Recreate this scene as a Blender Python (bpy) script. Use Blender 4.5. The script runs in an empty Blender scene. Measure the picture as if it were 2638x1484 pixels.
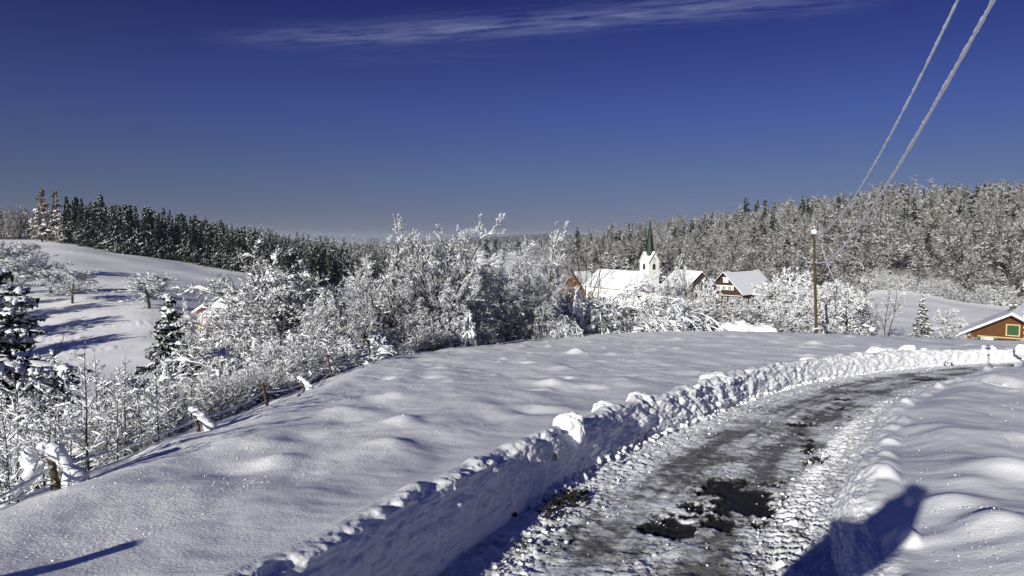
import bpy, math, random
import numpy as np
from mathutils import Vector, Matrix

# ------------------------------------------------------------------ camera, sky, sun, exposure
SC = bpy.context.scene
COL = SC.collection
F = 1759.0; PITCH = math.atan(120/1759.0); CT, ST = math.cos(PITCH), math.sin(PITCH)
SUN_EL = math.radians(17); SUN_AZ = math.radians(30.3)      # sun is behind the camera, to the left
cam_d = bpy.data.cameras.new('camera'); cam = bpy.data.objects.new('camera', cam_d); COL.objects.link(cam)
cam_d.sensor_width = 36; cam_d.lens = 36*F/2638; cam_d.clip_start = 0.05; cam_d.clip_end = 60000
cam.location = (0, 0, 0); cam.rotation_euler = (math.radians(90)-PITCH, 0, 0); SC.camera = cam

W = bpy.data.worlds.new('World'); SC.world = W; W.use_nodes = True
def build_world():
    nt = W.node_tree; nt.nodes.clear(); N = nt.nodes.new; L = nt.links.new
    out = N('ShaderNodeOutputWorld'); bg = N('ShaderNodeBackground'); L(bg.outputs[0], out.inputs[0])
    sky = N('ShaderNodeTexSky'); sky.sky_type = 'NISHITA'; sky.sun_disc = False
    sky.sun_elevation = SUN_EL; sky.sun_rotation = math.pi+SUN_AZ
    sky.altitude = 700; sky.air_density = 1.0; sky.dust_density = 0.4; sky.ozone_density = 2.0
    geo = N('ShaderNodeTexCoord'); sep = N('ShaderNodeSeparateXYZ'); L(geo.outputs['Generated'], sep.inputs[0])
    # a polarised, deep winter sky: tint of the physical sky by height above the horizon
    ramp = N('ShaderNodeValToRGB'); L(sep.outputs[2], ramp.inputs[0])
    cr = ramp.color_ramp; stops = SKY_STOPS
    cr.elements[0].position = stops[0][0]; cr.elements[0].color = (*stops[0][1], 1)
    cr.elements[1].position = stops[1][0]; cr.elements[1].color = (*stops[1][1], 1)
    for p, c in stops[2:]:
        e = cr.elements.new(p); e.color = (*c, 1)
    mul = N('ShaderNodeMix'); mul.data_type = 'RGBA'; mul.blend_type = 'MULTIPLY'; mul.inputs[0].default_value = 1
    L(sky.outputs[0], mul.inputs[6]); L(ramp.outputs[0], mul.inputs[7])
    # thin cirrus on a high flat layer: p = (x/z, y/z)
    zz = N('ShaderNodeMath'); zz.operation = 'MAXIMUM'; zz.inputs[1].default_value = 0.02; L(sep.outputs[2], zz.inputs[0])
    dx = N('ShaderNodeMath'); dx.operation = 'DIVIDE'; L(sep.outputs[0], dx.inputs[0]); L(zz.outputs[0], dx.inputs[1])
    dy = N('ShaderNodeMath'); dy.operation = 'DIVIDE'; L(sep.outputs[1], dy.inputs[0]); L(zz.outputs[0], dy.inputs[1])
    def cp(u, v):
        a = (u-1319)/F; b = (742-v)/F; y = CT+b*ST; z = -ST+b*CT
        return a/z, y/z
    clouds = None
    def M(op, a, b=None, c=None):
        n = N('ShaderNodeMath'); n.operation = op
        for i, q in enumerate((a, b, c)):
            if q is None: continue
            if isinstance(q, (int, float)): n.inputs[i].default_value = q
            else: L(q, n.inputs[i])
        return n.outputs[0]
    for (p0, p1, wd, amp, seed) in (((560, 112), (2150, 4), 0.16, 0.9, 1.0), ((1560, 45), (1900, 12), 0.09, 0.7, 4.0), ((600, 165), (1500, 140), 0.16, 0.10, 7.0), ((1180, 425), (1340, 425), 0.3, 0.16, 9.0)):
        ax, ay = cp(*p0); bx, by = cp(*p1); ln = math.hypot(bx-ax, by-ay); tx, ty = (bx-ax)/ln, (by-ay)/ln
        al = M('ADD', M('MULTIPLY', M('SUBTRACT', dx.outputs[0], ax), tx), M('MULTIPLY', M('SUBTRACT', dy.outputs[0], ay), ty))
        ac = M('ADD', M('MULTIPLY', M('SUBTRACT', dx.outputs[0], ax), -ty), M('MULTIPLY', M('SUBTRACT', dy.outputs[0], ay), tx))
        cb = N('ShaderNodeCombineXYZ'); L(M('MULTIPLY', al, 1.6), cb.inputs[0]); L(M('MULTIPLY', ac, 7.0), cb.inputs[1]); cb.inputs[2].default_value = seed
        no = N('ShaderNodeTexNoise'); no.inputs['Scale'].default_value = 2.2; no.inputs['Detail'].default_value = 8; no.inputs['Roughness'].default_value = 0.68; L(cb.outputs[0], no.inputs['Vector'])
        cb2 = N('ShaderNodeCombineXYZ'); L(M('MULTIPLY', al, 0.9), cb2.inputs[0]); cb2.inputs[2].default_value = seed+20
        n2 = N('ShaderNodeTexNoise'); n2.inputs['Scale'].default_value = 1.5; n2.inputs['Detail'].default_value = 3; L(cb2.outputs[0], n2.inputs['Vector'])
        off = M('ADD', ac, M('MULTIPLY', M('SUBTRACT', n2.outputs[0], 0.5), wd*1.6))
        q = M('DIVIDE', off, wd); g = M('POWER', 2.718, M('MULTIPLY', M('MULTIPLY', q, q), -1.0))
        e0 = M('SMOOTH_MIN', M('MULTIPLY', M('MAXIMUM', M('ADD', al, 0.1), 0), 1.2), 1.0, 0.1)
        e1 = M('SMOOTH_MIN', M('MULTIPLY', M('MAXIMUM', M('SUBTRACT', ln+0.3, al), 0), 1.2), 1.0, 0.1)
        d = M('MULTIPLY', M('MULTIPLY', g, M('MULTIPLY', e0, e1)), M('MULTIPLY', M('MAXIMUM', M('SUBTRACT', no.outputs[0], 0.36), 0), 3.4*amp))
        clouds = d if clouds is None else M('ADD', clouds, d)
    clouds = M('MULTIPLY', M('MINIMUM', clouds, 1.0), M('GREATER_THAN', sep.outputs[1], 0.0))
    mix = N('ShaderNodeMix'); mix.data_type = 'RGBA'; mix.inputs[7].default_value = CLOUD_COL
    L(M('MULTIPLY', clouds, 0.40), mix.inputs[0]); L(mul.outputs[2], mix.inputs[6])
    L(mix.outputs[2], bg.inputs[0]); bg.inputs[1].default_value = SKY_STRENGTH
SKY_STRENGTH = 0.075
SKY_STOPS = [(0.0, (0.12, 0.135, 0.31)), (0.035, (0.170, 0.18, 0.375)), (0.09, (0.175, 0.198, 0.375)), (0.18, (0.148, 0.170, 0.44)), (0.32, (0.060, 0.074, 0.32)), (0.45, (0.064, 0.088, 0.38)), (1.0, (0.066, 0.106, 0.45))]
CLOUD_COL = (3.6, 4.0, 6.0, 1)
build_world()
sl = bpy.data.lights.new('sun', 'SUN'); sun = bpy.data.objects.new('sun', sl); COL.objects.link(sun)
sl.energy = 4.8; sl.angle = math.radians(0.55); sl.color = (1.0, 0.965, 0.87)
SUNDIR = Vector((-math.sin(SUN_AZ)*math.cos(SUN_EL), -math.cos(SUN_AZ)*math.cos(SUN_EL), math.sin(SUN_EL)))
sun.rotation_euler = SUNDIR.to_track_quat('Z', 'Y').to_euler(); sun.location = (-20, -30, 30)
SC.view_settings.view_transform = 'Standard'; SC.view_settings.look = 'None'; SC.view_settings.exposure = 0.4; SC.view_settings.gamma = 1
SC.render.engine = 'CYCLES'
SC.cycles.use_denoising = True; SC.cycles.max_bounces = 5; SC.cycles.diffuse_bounces = 3; SC.cycles.glossy_bounces = 2
SC.cycles.volume_bounces = 0; SC.cycles.use_adaptive_sampling = True; SC.cycles.adaptive_threshold = 0.02
SC.cycles.sample_clamp_indirect = 4; SC.cycles.caustics_reflective = False; SC.cycles.caustics_refractive = False

# ------------------------------------------------------------------ numpy noise and geometry helpers
_r = np.random.default_rng(5); PERM = np.tile(_r.permutation(256), 4)
_ga = _r.random(256)*2*np.pi; GX, GY = np.cos(_ga), np.sin(_ga)
def perlin(x, y, seed=0):
    x = np.asarray(x, float)+seed*17.31; y = np.asarray(y, float)+seed*9.77
    xi = np.floor(x).astype(int); yi = np.floor(y).astype(int); xf = x-xi; yf = y-yi; xi &= 255; yi &= 255
    u = xf*xf*xf*(xf*(xf*6-15)+10); v = yf*yf*yf*(yf*(yf*6-15)+10)
    def g(a, b, fx, fy):
        h = PERM[PERM[a]+b]; return GX[h]*fx+GY[h]*fy
    a1 = (xi+1) & 255; b1 = (yi+1) & 255
    n0 = g(xi, yi, xf, yf)*(1-u)+g(a1, yi, xf-1, yf)*u
    n1 = g(xi, b1, xf, yf-1)*(1-u)+g(a1, b1, xf-1, yf-1)*u
    return (n0*(1-v)+n1*v)*1.5
def fbm(x, y, octv=4, seed=0, gain=0.5):
    s = 0; a = 1.0
    for i in range(octv):
        s = s+a*perlin(x, y, seed+i*3); x = np.asarray(x)*2.03; y = np.asarray(y)*2.03; a *= gain
    return s
def sstep(a, b, x):
    t = np.clip((np.asarray(x, float)-a)/(b-a), 0, 1); return t*t*(3-2*t)

def unproj(u, v, d):
    a = (u-1319)/F; b = (742-v)/F; y = CT+b*ST
    return np.array([a/y*d, d, (-ST+b*CT)/y*d])

def make_mesh(name, verts, quads=None, tris=None, mats=(), qmat=None, tmat=None, smooth=True):
    verts = np.ascontiguousarray(verts, dtype=np.float32)
    me = bpy.data.meshes.new(name); nq = 0 if quads is None else len(quads); ntr = 0 if tris is None else len(tris)
    me.vertices.add(len(verts)); me.vertices.foreach_set('co', verts.ravel())
    me.loops.add(nq*4+ntr*3); me.polygons.add(nq+ntr)
    li = []; ls = []
    if nq: li.append(np.asarray(quads, np.int32).ravel()); ls.append(np.arange(nq)*4)
    if ntr: li.append(np.asarray(tris, np.int32).ravel()); ls.append(nq*4+np.arange(ntr)*3)
    me.loops.foreach_set('vertex_index', np.concatenate(li).astype(np.int32))
    me.polygons.foreach_set('loop_start', np.concatenate(ls).astype(np.int32))
    for m in mats: me.materials.append(m)
    mi = np.zeros(nq+ntr, np.int32)
    if qmat is not None and nq: mi[:nq] = qmat
    if tmat is not None and ntr: mi[nq:] = tmat
    me.polygons.foreach_set('material_index', mi)
    me.polygons.foreach_set('use_smooth', np.full(nq+ntr, smooth))
    me.update(calc_edges=True); return me

class MB:                                        # collects quads and triangles of one mesh
    def __init__(s): s.v = []; s.q = []; s.t = []; s.qm = []; s.tm = []; s.n = 0
    def add(s, v, q=None, t=None, m=0):
        v = np.asarray(v, float).reshape(-1, 3)
        if q is not None and len(q): q = np.asarray(q).reshape(-1, 4); s.q.append(q+s.n); s.qm.append(np.full(len(q), m))
        if t is not None and len(t): t = np.asarray(t).reshape(-1, 3); s.t.append(t+s.n); s.tm.append(np.full(len(t), m))
        s.v.append(v); s.n += len(v)
    def box(s, x0, x1, y0, y1, z0, z1, m=0, fn=None):
        v = np.array([(x, y, z) for z in (z0, z1) for y in (y0, y1) for x in (x0, x1)], float)
        if fn is not None: v = fn(v)
        s.add(v, [(0, 2, 3, 1), (4, 5, 7, 6), (0, 1, 5, 4), (2, 6, 7, 3), (0, 4, 6, 2), (1, 3, 7, 5)], m=m)
    def prism(s, poly, axis, a, b, m=0):         # convex polygon (2D) extruded along an axis: 0 x (poly = y,z), 1 y (poly = x,z), 2 z
        p = np.asarray(poly, float); n = len(p)
        def at(c):
            k = np.full(n, c)
            return np.stack({0: (k, p[:, 0], p[:, 1]), 1: (p[:, 0], k, p[:, 1]), 2: (p[:, 0], p[:, 1], k)}[axis], 1)
        v = np.concatenate([at(a), at(b)]); q = [(i, (i+1) % n, (i+1) % n+n, i+n) for i in range(n)]
        t = [(0, i+1, i) for i in range(1, n-1)]+[(n, n+i, n+i+1) for i in range(1, n-1)]
        s.add(v, q, t, m)
    def tube(s, pts, rad, k=6, m=0, cap=True):
        v, q = tubes(np.asarray(pts, float)[None], np.asarray(rad, float)[None], k)
        n = len(v); t = []
        if cap:
            for base in (0, n-k):
                t += [(base, base+i, base+i+1) for i in range(1, k-1)]
        s.add(v, q, t, m)
    def build(s, name, mats, parent=None, smooth=False):
        me = make_mesh(name, np.concatenate(s.v), np.concatenate(s.q) if s.q else None, np.concatenate(s.t) if s.t else None,
                       mats if isinstance(mats, (list, tuple)) else [mats], np.concatenate(s.qm) if s.qm else None, np.concatenate(s.tm) if s.tm else None, smooth)
        return link(name, me, parent)

def link(name, me, parent=None):
    o = bpy.data.objects.new(name, me); COL.objects.link(o)
    if parent is not None: o.parent = parent
    return o
def tag(o, label=None, cat=None, group=None, kind=None):
    if label: o['label'] = label
    if cat: o['category'] = cat
    if group: o['group'] = group
    if kind: o['kind'] = kind
    return o
def empty(name, loc=(0, 0, 0), rz=0.0):
    o = bpy.data.objects.new(name, None); COL.objects.link(o); o.location = loc; o.rotation_euler = (0, 0, rz); o.empty_display_size = 0.3
    return o

def tubes(P, R, k):
    """P (N,K,3) polylines, R (N,K) radii -> verts, quads"""
    N, K, _ = P.shape
    T = np.empty_like(P); T[:, 1:-1] = P[:, 2:]-P[:, :-2]; T[:, 0] = P[:, 1]-P[:, 0]; T[:, -1] = P[:, -1]-P[:, -2]
    T /= np.linalg.norm(T, axis=2, keepdims=True)+1e-9
    mean = T.mean(1); ref = np.where((np.abs(mean[:, 2]) > 0.85)[:, None], np.array([1.0, 0, 0]), np.array([0, 0, 1.0]))[:, None]
    A = np.cross(T, ref); A /= np.linalg.norm(A, axis=2, keepdims=True)+1e-9; B = np.cross(A, T)
    a = np.arange(k)/k*2*np.pi
    V = P[:, :, None]+R[:, :, None, None]*(np.cos(a)[None, None, :, None]*A[:, :, None]+np.sin(a)[None, None, :, None]*B[:, :, None])
    idx = np.arange(N*K*k).reshape(N, K, k); nx = np.roll(idx, -1, 2)
    q = np.stack([idx[:, :-1], nx[:, :-1], nx[:, 1:], idx[:, 1:]], -1).reshape(-1, 4)
    return V.reshape(-1, 3), q

# ------------------------------------------------------------------ materials
def mat(name, color, rough=0.8, bump=None, noise=None, spec=0.3, metal=0.0):
    m = bpy.data.materials.new(name); m.use_nodes = True; nt = m.node_tree; b = nt.nodes['Principled BSDF']
    b.inputs['Base Color'].default_value = (*color, 1); b.inputs['Roughness'].default_value = rough; b.inputs['Specular IOR Level'].default_value = spec; b.inputs['Metallic'].default_value = metal
    N = nt.nodes.new; L = nt.links.new; tc = N('ShaderNodeTexCoord')
    if noise:                                     # (scale, second colour, lo, hi)
        n = N('ShaderNodeTexNoise'); n.inputs['Scale'].default_value = noise[0]; n.inputs['Detail'].default_value = 5; L(tc.outputs['Object'], n.inputs['Vector'])
        mr = N('ShaderNodeMapRange'); mr.inputs[1].default_value = noise[2]; mr.inputs[2].default_value = noise[3]; L(n.outputs[0], mr.inputs[0])
        mx = N('ShaderNodeMix'); mx.data_type = 'RGBA'; mx.inputs[6].default_value = (*color, 1); mx.inputs[7].default_value = (*noise[1], 1); L(mr.outputs[0], mx.inputs[0]); L(mx.outputs[2], b.inputs['Base Color'])
    if bump:
        prev = None
        for (sc_, st, dist) in bump:
            n = N('ShaderNodeTexNoise'); n.inputs['Scale'].default_value = sc_; n.inputs['Detail'].default_value = 4; L(tc.outputs['Object'], n.inputs['Vector'])
            bp = N('ShaderNodeBump'); bp.inputs['Strength'].default_value = st; bp.inputs['Distance'].default_value = dist; L(n.outputs[0], bp.inputs['Height'])
            if prev is not None: L(prev.outputs[0], bp.inputs['Normal'])
            prev = bp
        L(prev.outputs[0], b.inputs['Normal'])
    return m
SNOWC = (0.90, 0.905, 0.92)
M = {}
M['snow'] = mat('snow', (0.81, 0.825, 0.85), 0.6, bump=[(7, 0.3, 0.02), (38, 0.6, 0.008), (110, 0.5, 0.003)])
M['treesnow'] = mat('branch_snow', (0.76, 0.78, 0.81), 0.7, spec=0.1)
M['bark'] = mat('bark', (0.028, 0.021, 0.015), 0.9, noise=(9, (0.07, 0.055, 0.034), 0.45, 0.7))
M['twig'] = mat('twig', (0.036, 0.027, 0.019), 0.9)
M['frost'] = mat('frosted_twig', (0.05, 0.041, 0.032), 0.9, noise=(0.8, (0.17, 0.15, 0.125), 0.42, 0.6))
M['needle'] = mat('needles', (0.009, 0.015, 0.012), 0.85, noise=(3, (0.018, 0.028, 0.016), 0.4, 0.65), spec=0.1)
M['larch'] = mat('larch_needles', (0.115, 0.088, 0.06), 0.9, noise=(1, (0.22, 0.18, 0.14), 0.4, 0.6), spec=0.1)
M['whitewall'] = mat('lime_render', (0.80, 0.79, 0.74), 0.9, bump=[(3, 0.2, 0.02)])
M['copper'] = mat('aged_copper', (0.006, 0.013, 0.011), 0.6, noise=(0.9, (0.012, 0.028, 0.022), 0.4, 0.65))
M['gold'] = mat('gilding', (0.8, 0.5, 0.09), 0.3, metal=0.9)
M['black'] = mat('black_opening', (0.012, 0.012, 0.014), 0.6)
M['dial'] = mat('clock_white', (0.78, 0.77, 0.72), 0.7)
M['stone'] = mat('sandstone_trim', (0.42, 0.38, 0.27), 0.85)
M['brownwood'] = mat('brown_boards', (0.032, 0.017, 0.011), 0.8, noise=(2.5, (0.06, 0.032, 0.019), 0.45, 0.6))
M['darkwood'] = mat('dark_boards', (0.03, 0.022, 0.018), 0.85, noise=(2, (0.06, 0.045, 0.03), 0.4, 0.6))
M['orangewood'] = mat('orange_boards', (0.13, 0.055, 0.02), 0.8, noise=(1.5, (0.15, 0.065, 0.025), 0.4, 0.65))
M['orangewall'] = mat('rust_orange_render', (0.10, 0.042, 0.014), 0.9, noise=(1.4, (0.075, 0.032, 0.011), 0.4, 0.7))
M['cream'] = mat('cream_paint', (0.46, 0.36, 0.20), 0.8)
M['creamwall'] = mat('cream_boards', (0.56, 0.54, 0.40), 0.8, noise=(1.2, (0.48, 0.46, 0.35), 0.4, 0.7))
M['green'] = mat('green_shutter', (0.022, 0.065, 0.019), 0.7)
M['glass'] = mat('window_glass', (0.05, 0.06, 0.08), 0.1, spec=0.6)
M['curtain'] = mat('white_curtain', (0.6, 0.6, 0.6), 0.9)
M['whitepaint'] = mat('white_paint', (0.75, 0.74, 0.70), 0.6)
M['redwood'] = mat('red_brown_frame', (0.26, 0.07, 0.035), 0.7)
M['polewood'] = mat('pole_wood', (0.042, 0.035, 0.015), 0.85, noise=(2.5, (0.08, 0.045, 0.018), 0.4, 0.7))
M['tile'] = mat('dark_roof_tile', (0.035, 0.028, 0.025), 0.8)
M['brick'] = mat('sooty_chimney', (0.13, 0.105, 0.08), 0.9, noise=(6, (0.04, 0.035, 0.03), 0.4, 0.6))
M['wire'] = mat('cable_black', (0.03, 0.03, 0.032), 0.5)
M['cloth'] = mat('dark_coat', (0.03, 0.04, 0.07), 0.9)
M['skin'] = mat('skin', (0.55, 0.33, 0.25), 0.6)
M['hair'] = mat('knit_hat', (0.09, 0.03, 0.03), 0.9)
M['dirt'] = mat('frozen_soil', (0.022, 0.016, 0.010), 0.95)
M['grassy'] = mat('dead_stalks', (0.12, 0.09, 0.03), 0.9)

def ground_material():                            # snow, with a 'wood' attribute for far wooded hills and fine grain
    m = bpy.data.materials.new('snow_ground'); m.use_nodes = True; nt = m.node_tree; b = nt.nodes['Principled BSDF']; N = nt.nodes.new; L = nt.links.new
    geo = N('ShaderNodeNewGeometry'); at = N('ShaderNodeAttribute'); at.attribute_name = 'wood'
    n = N('ShaderNodeTexNoise'); n.inputs['Scale'].default_value = 0.02; n.inputs['Detail'].default_value = 8; n.inputs['Roughness'].default_value = 0.8; L(geo.outputs['Position'], n.inputs['Vector'])
    mr = N('ShaderNodeMapRange'); mr.inputs[1].default_value = 0.38; mr.inputs[2].default_value = 0.62; L(n.outputs[0], mr.inputs[0])
    wc = N('ShaderNodeMix'); wc.data_type = 'RGBA'; wc.inputs[6].default_value = (0.03, 0.027, 0.022, 1); wc.inputs[7].default_value = (0.28, 0.27, 0.26, 1); L(mr.outputs[0], wc.inputs[0])
    mx = N('ShaderNodeMix'); mx.data_type = 'RGBA'; mx.inputs[6].default_value = (*SNOWC, 1); L(wc.outputs[2], mx.inputs[7]); L(at.outputs['Fac'], mx.inputs[0]); L(mx.outputs[2], b.inputs['Base Color'])
    b.inputs['Roughness'].default_value = 0.6; b.inputs['Specular IOR Level'].default_value = 0.25
    b1 = N('ShaderNodeBump'); b1.inputs['Strength'].default_value = 0.8; b1.inputs['Distance'].default_value = 0.014
    n1 = N('ShaderNodeTexNoise'); n1.inputs['Scale'].default_value = 30; n1.inputs['Detail'].default_value = 7; n1.inputs['Roughness'].default_value = 0.65; L(geo.outputs['Position'], n1.inputs['Vector']); L(n1.outputs[0], b1.inputs['Height'])
    b2 = N('ShaderNodeBump'); b2.inputs['Strength'].default_value = 0.35; b2.inputs['Distance'].default_value = 0.05
    n2 = N('ShaderNodeTexNoise'); n2.inputs['Scale'].default_value = 3.0; n2.inputs['Detail'].default_value = 4; L(geo.outputs['Position'], n2.inputs['Vector']); L(n2.outputs[0], b2.inputs['Height']); L(b1.outputs[0], b2.inputs['Normal'])
    L(b2.outputs[0], b.inputs['Normal'])
    return m
M['ground'] = ground_material()

def road_material():
    m = bpy.data.materials.new('road_slush'); m.use_nodes = True; nt = m.node_tree; b = nt.nodes['Principled BSDF']; N = nt.nodes.new; L = nt.links.new
    geo = N('ShaderNodeNewGeometry'); wet = N('ShaderNodeAttribute'); wet.attribute_name = 'bare'; dirt = N('ShaderNodeAttribute'); dirt.attribute_name = 'grey'
    n = N('ShaderNodeTexNoise'); n.inputs['Scale'].default_value = 7; n.inputs['Detail'].default_value = 10; n.inputs['Roughness'].default_value = 0.75; L(geo.outputs['Position'], n.inputs['Vector'])
    def Mx(a, bb, f):
        x = N('ShaderNodeMix'); x.data_type = 'RGBA'
        for i, q in ((6, a), (7, bb)):
            if isinstance(q, tuple): x.inputs[i].default_value = q
            else: L(q, x.inputs[i])
        L(f, x.inputs[0]); return x.outputs[2]
    def Mt(op, a, c):
        x = N('ShaderNodeMath'); x.operation = op
        for i, q in enumerate((a, c)):
            if isinstance(q, (int, float)): x.inputs[i].default_value = q
            else: L(q, x.inputs[i])
        return x.outputs[0]
    g = N('ShaderNodeMapRange'); g.inputs[1].default_value = 0.42; g.inputs[2].default_value = 0.66; L(Mt('ADD', n.outputs[0], Mt('MULTIPLY', Mt('SUBTRACT', dirt.outputs['Fac'], 0.5), 0.42)), g.inputs[0])
    snowy = Mx((0.84, 0.855, 0.88, 1), (0.17, 0.165, 0.155, 1), g.outputs[0])
    w = N('ShaderNodeMapRange'); w.inputs[1].default_value = 0.52; w.inputs[2].default_value = 0.66; L(Mt('ADD', wet.outputs['Fac'], Mt('MULTIPLY', Mt('SUBTRACT', n.outputs[0], 0.5), 1.15)), w.inputs[0])
    L(Mx(snowy, (0.018, 0.017, 0.017, 1), w.outputs[0]), b.inputs['Base Color'])
    b.inputs['Roughness'].default_value = 0.65; b.inputs['Specular IOR Level'].default_value = 0.3
    n1 = N('ShaderNodeTexNoise'); n1.inputs['Scale'].default_value = 28; n1.inputs['Detail'].default_value = 6; n1.inputs['Roughness'].default_value = 0.7; L(geo.outputs['Position'], n1.inputs['Vector'])
    b1 = N('ShaderNodeBump'); b1.inputs['Strength'].default_value = 0.8; b1.inputs['Distance'].default_value = 0.02; L(n1.outputs[0], b1.inputs['Height']); L(b1.outputs[0], b.inputs['Normal'])
    return m
M['road'] = road_material()

# ------------------------------------------------------------------ terrain heights
SLOPE = 0.1137
EDGE = np.array([(-4.0, -25), (-4.3, 0), (-4.6, 6), (-5.1, 18), (-5.7, 29), (-3.8, 37.5), (-1.7, 43), (2.6, 55), (8, 61), (15, 65), (25, 64), (31, 56), (36, 46), (48, 42), (80, 45)], float)
TAB = {  # column u: (depth, v of the ground); z of near nodes given as negative third value
    -700: [(70, 1150), (110, 950), (150, 800), (200, 730), (280, 665), (380, 615), (450, 605), (600, 590), (1000, 640), (4000, 632)],
    0: [(70, 1060), (110, 950), (150, 805), (165, 768), (200, 733), (280, 668), (370, 622), (450, 619), (600, 606), (1000, 640), (4000, 632)],
    200: [(70, 1060), (110, 945), (150, 810), (165, 772), (200, 738), (280, 680), (390, 628), (450, 618), (600, 598), (800, 600), (1500, 640), (4000, 632)],
    400: [(70, 1060), (110, 945), (150, 825), (165, 788), (200, 745), (280, 700), (380, 664), (450, 640), (600, 600), (800, 615), (1500, 640), (4000, 632)],
    540: [(70, 1050), (110, 930), (150, 850), (200, 775), (280, 715), (380, 690), (450, 665), (600, 620), (750, 622), (1500, 645), (4000, 632)],
    800: [(70, 1040), (110, 930), (150, 870), (200, 810), (280, 760), (400, 715), (600, 655), (750, 632), (1000, 650), (4000, 632)],
    1000: [(70, 1000), (110, 920), (200, 830), (280, 780), (400, 740), (600, 690), (900, 652), (1500, 641), (4000, 631)],
    1200: [(70, 960), (110, 895), (200, 830), (300, 770), (400, 730), (600, 682), (900, 648), (1500, 638), (3000, 632), (5000, 618), (7000, 614)],
    1400: [(70, 940), (110, 885), (200, 835), (300, 770), (400, 725), (600, 675), (900, 645), (1500, 638), (3000, 632), (5200, 602), (7000, 612)],
    1550: [(80, 900), (110, 880), (150, 860), (200, 840), (260, 795), (330, 745), (400, 690), (500, 645), (600, 630), (900, 640), (3000, 631), (5200, 608), (7000, 615)],
    1800: [(80, 890), (110, 870), (150, 850), (200, 830), (260, 775), (330, 725), (400, 670), (500, 612), (600, 600), (900, 620), (4000, 632)],
    2100: [(80, 890), (110, 865), (150, 815), (200, 765), (260, 700), (330, 625), (400, 573), (460, 556), (600, 575), (1000, 620), (4000, 632)],
    2300: [(80, 900), (110, 850), (150, 790), (190, 752), (240, 690), (300, 605), (360, 552), (420, 536), (600, 560), (4000, 632)],
    2638: [(80, 890), (110, 865), (150, 822), (180, 803), (240, 705), (300, 620), (360, 552), (420, 528), (600, 560), (4000, 632)],
    3400: [(80, 890), (110, 865), (150, 822), (180, 803), (240, 705), (300, 620), (360, 552), (420, 528), (600, 560), (4000, 632)]}
LR = np.linspace(math.log(1), math.log(16000), 260); AZ = np.linspace(-1.2, 1.2, 241)
def _table():
    us = sorted(TAB); cols = []; azs = []
    for u in us:
        c = (u-1319)/F; azs.append(math.atan(c)); k = math.sqrt(1+c*c)
        r = [math.log(d*k) for d, v in TAB[u]]; z = [unproj(u, v, d)[2] for d, v in TAB[u]]
        cols.append(np.interp(LR, r, z))
    G = np.array(cols); G2 = np.array([np.interp(AZ, azs, G[:, j]) for j in range(len(LR))]).T
    for ax, n in ((0, 9), (1, 7)):
        k = np.hanning(n+2)[1:-1]; k /= k.sum()
        G2 = np.apply_along_axis(lambda m: np.convolve(np.pad(m, n//2, 'edge'), k, 'valid'), ax, G2)
    return G2
GT = _table()
def far_z(x, y):
    r = np.log(np.maximum(np.hypot(x, y), 1.01)); a = np.arctan2(x, y)
    i = np.clip((a-AZ[0])/(AZ[1]-AZ[0]), 0, len(AZ)-1.001); j = np.clip((r-LR[0])/(LR[1]-LR[0]), 0, len(LR)-1.001)
    i0 = i.astype(int); j0 = j.astype(int); fi = i-i0; fj = j-j0
    return (GT[i0, j0]*(1-fi)*(1-fj)+GT[i0+1, j0]*fi*(1-fj)+GT[i0, j0+1]*(1-fi)*fj+GT[i0+1, j0+1]*fi*fj)
def edge_out(x, y):
    """distance outside the upper field's edge (0 inside)"""
    best = np.full(x.shape, 1e9); P = EDGE
    poly = np.vstack([P, [(200, 60), (200, -60), (-4, -60)]])
    inside = np.zeros(x.shape, bool)
    for a, b in zip(P[:-1], P[1:]):
        d = b-a; t = np.clip(((x-a[0])*d[0]+(y-a[1])*d[1])/(d@d), 0, 1)
        best = np.minimum(best, np.hypot(x-a[0]-t*d[0], y-a[1]-t*d[1]))
    n = len(poly)
    for k in range(n):
        a = poly[k]; b = poly[(k+1) % n]
        c = ((a[1] > y) != (b[1] > y)); xx = (b[0]-a[0])*(y-a[1])/(b[1]-a[1]+1e-12)+a[0]
        inside ^= (c & (x < xx))
    return np.where(inside, -best, best)
_mr = np.random.default_rng(11)
MOUNDS = []
for _ in range(240):
    yy = 6+54*_mr.random()**0.75; xx = -3.5+(yy*0.75+3.5)*_mr.random()
    if xx > 0.55*yy+1.5 and yy < 26: continue
    MOUNDS.append((xx, yy, 0.16+0.26*_mr.random(), (0.03+0.09*_mr.random()**2)*(1 if _mr.random() < 0.45 else -0.8)))
for (u, v, d, r, h) in ((2340, 1140, 10.2, .35, .06), (2425, 1395, 5.9, .26, .12), (2600, 1300, 6.8, .42, .15), (2345, 1470, 5.3, .24, .10), (2540, 1455, 5.2, .26, .12), (2480, 1320, 6.5, .22, .05), (2620, 1170, 8.9, .45, .06), (1485, 908, 31, .42, .22), (1215, 950, 21, .35, .05), (1350, 890, 38, .35, .15), (1415, 892, 38, .3, .12), (1040, 1105, 10.2, .35, .09), (1015, 1025, 14, .4, .10), (900, 1065, 11.8, .5, .12), (720, 1195, 7.6, .3, .07), (2095, 893, 40, .6, .22), (2190, 880, 48, .5, .2), (1690, 905, 34, .4, .12), (1580, 915, 30, .4, .12), (1750, 880, 45, .5, .15), (1890, 872, 48, .5, .15)):
    p = unproj(u, v, d); MOUNDS.append((p[0], p[1], r, h))
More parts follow.
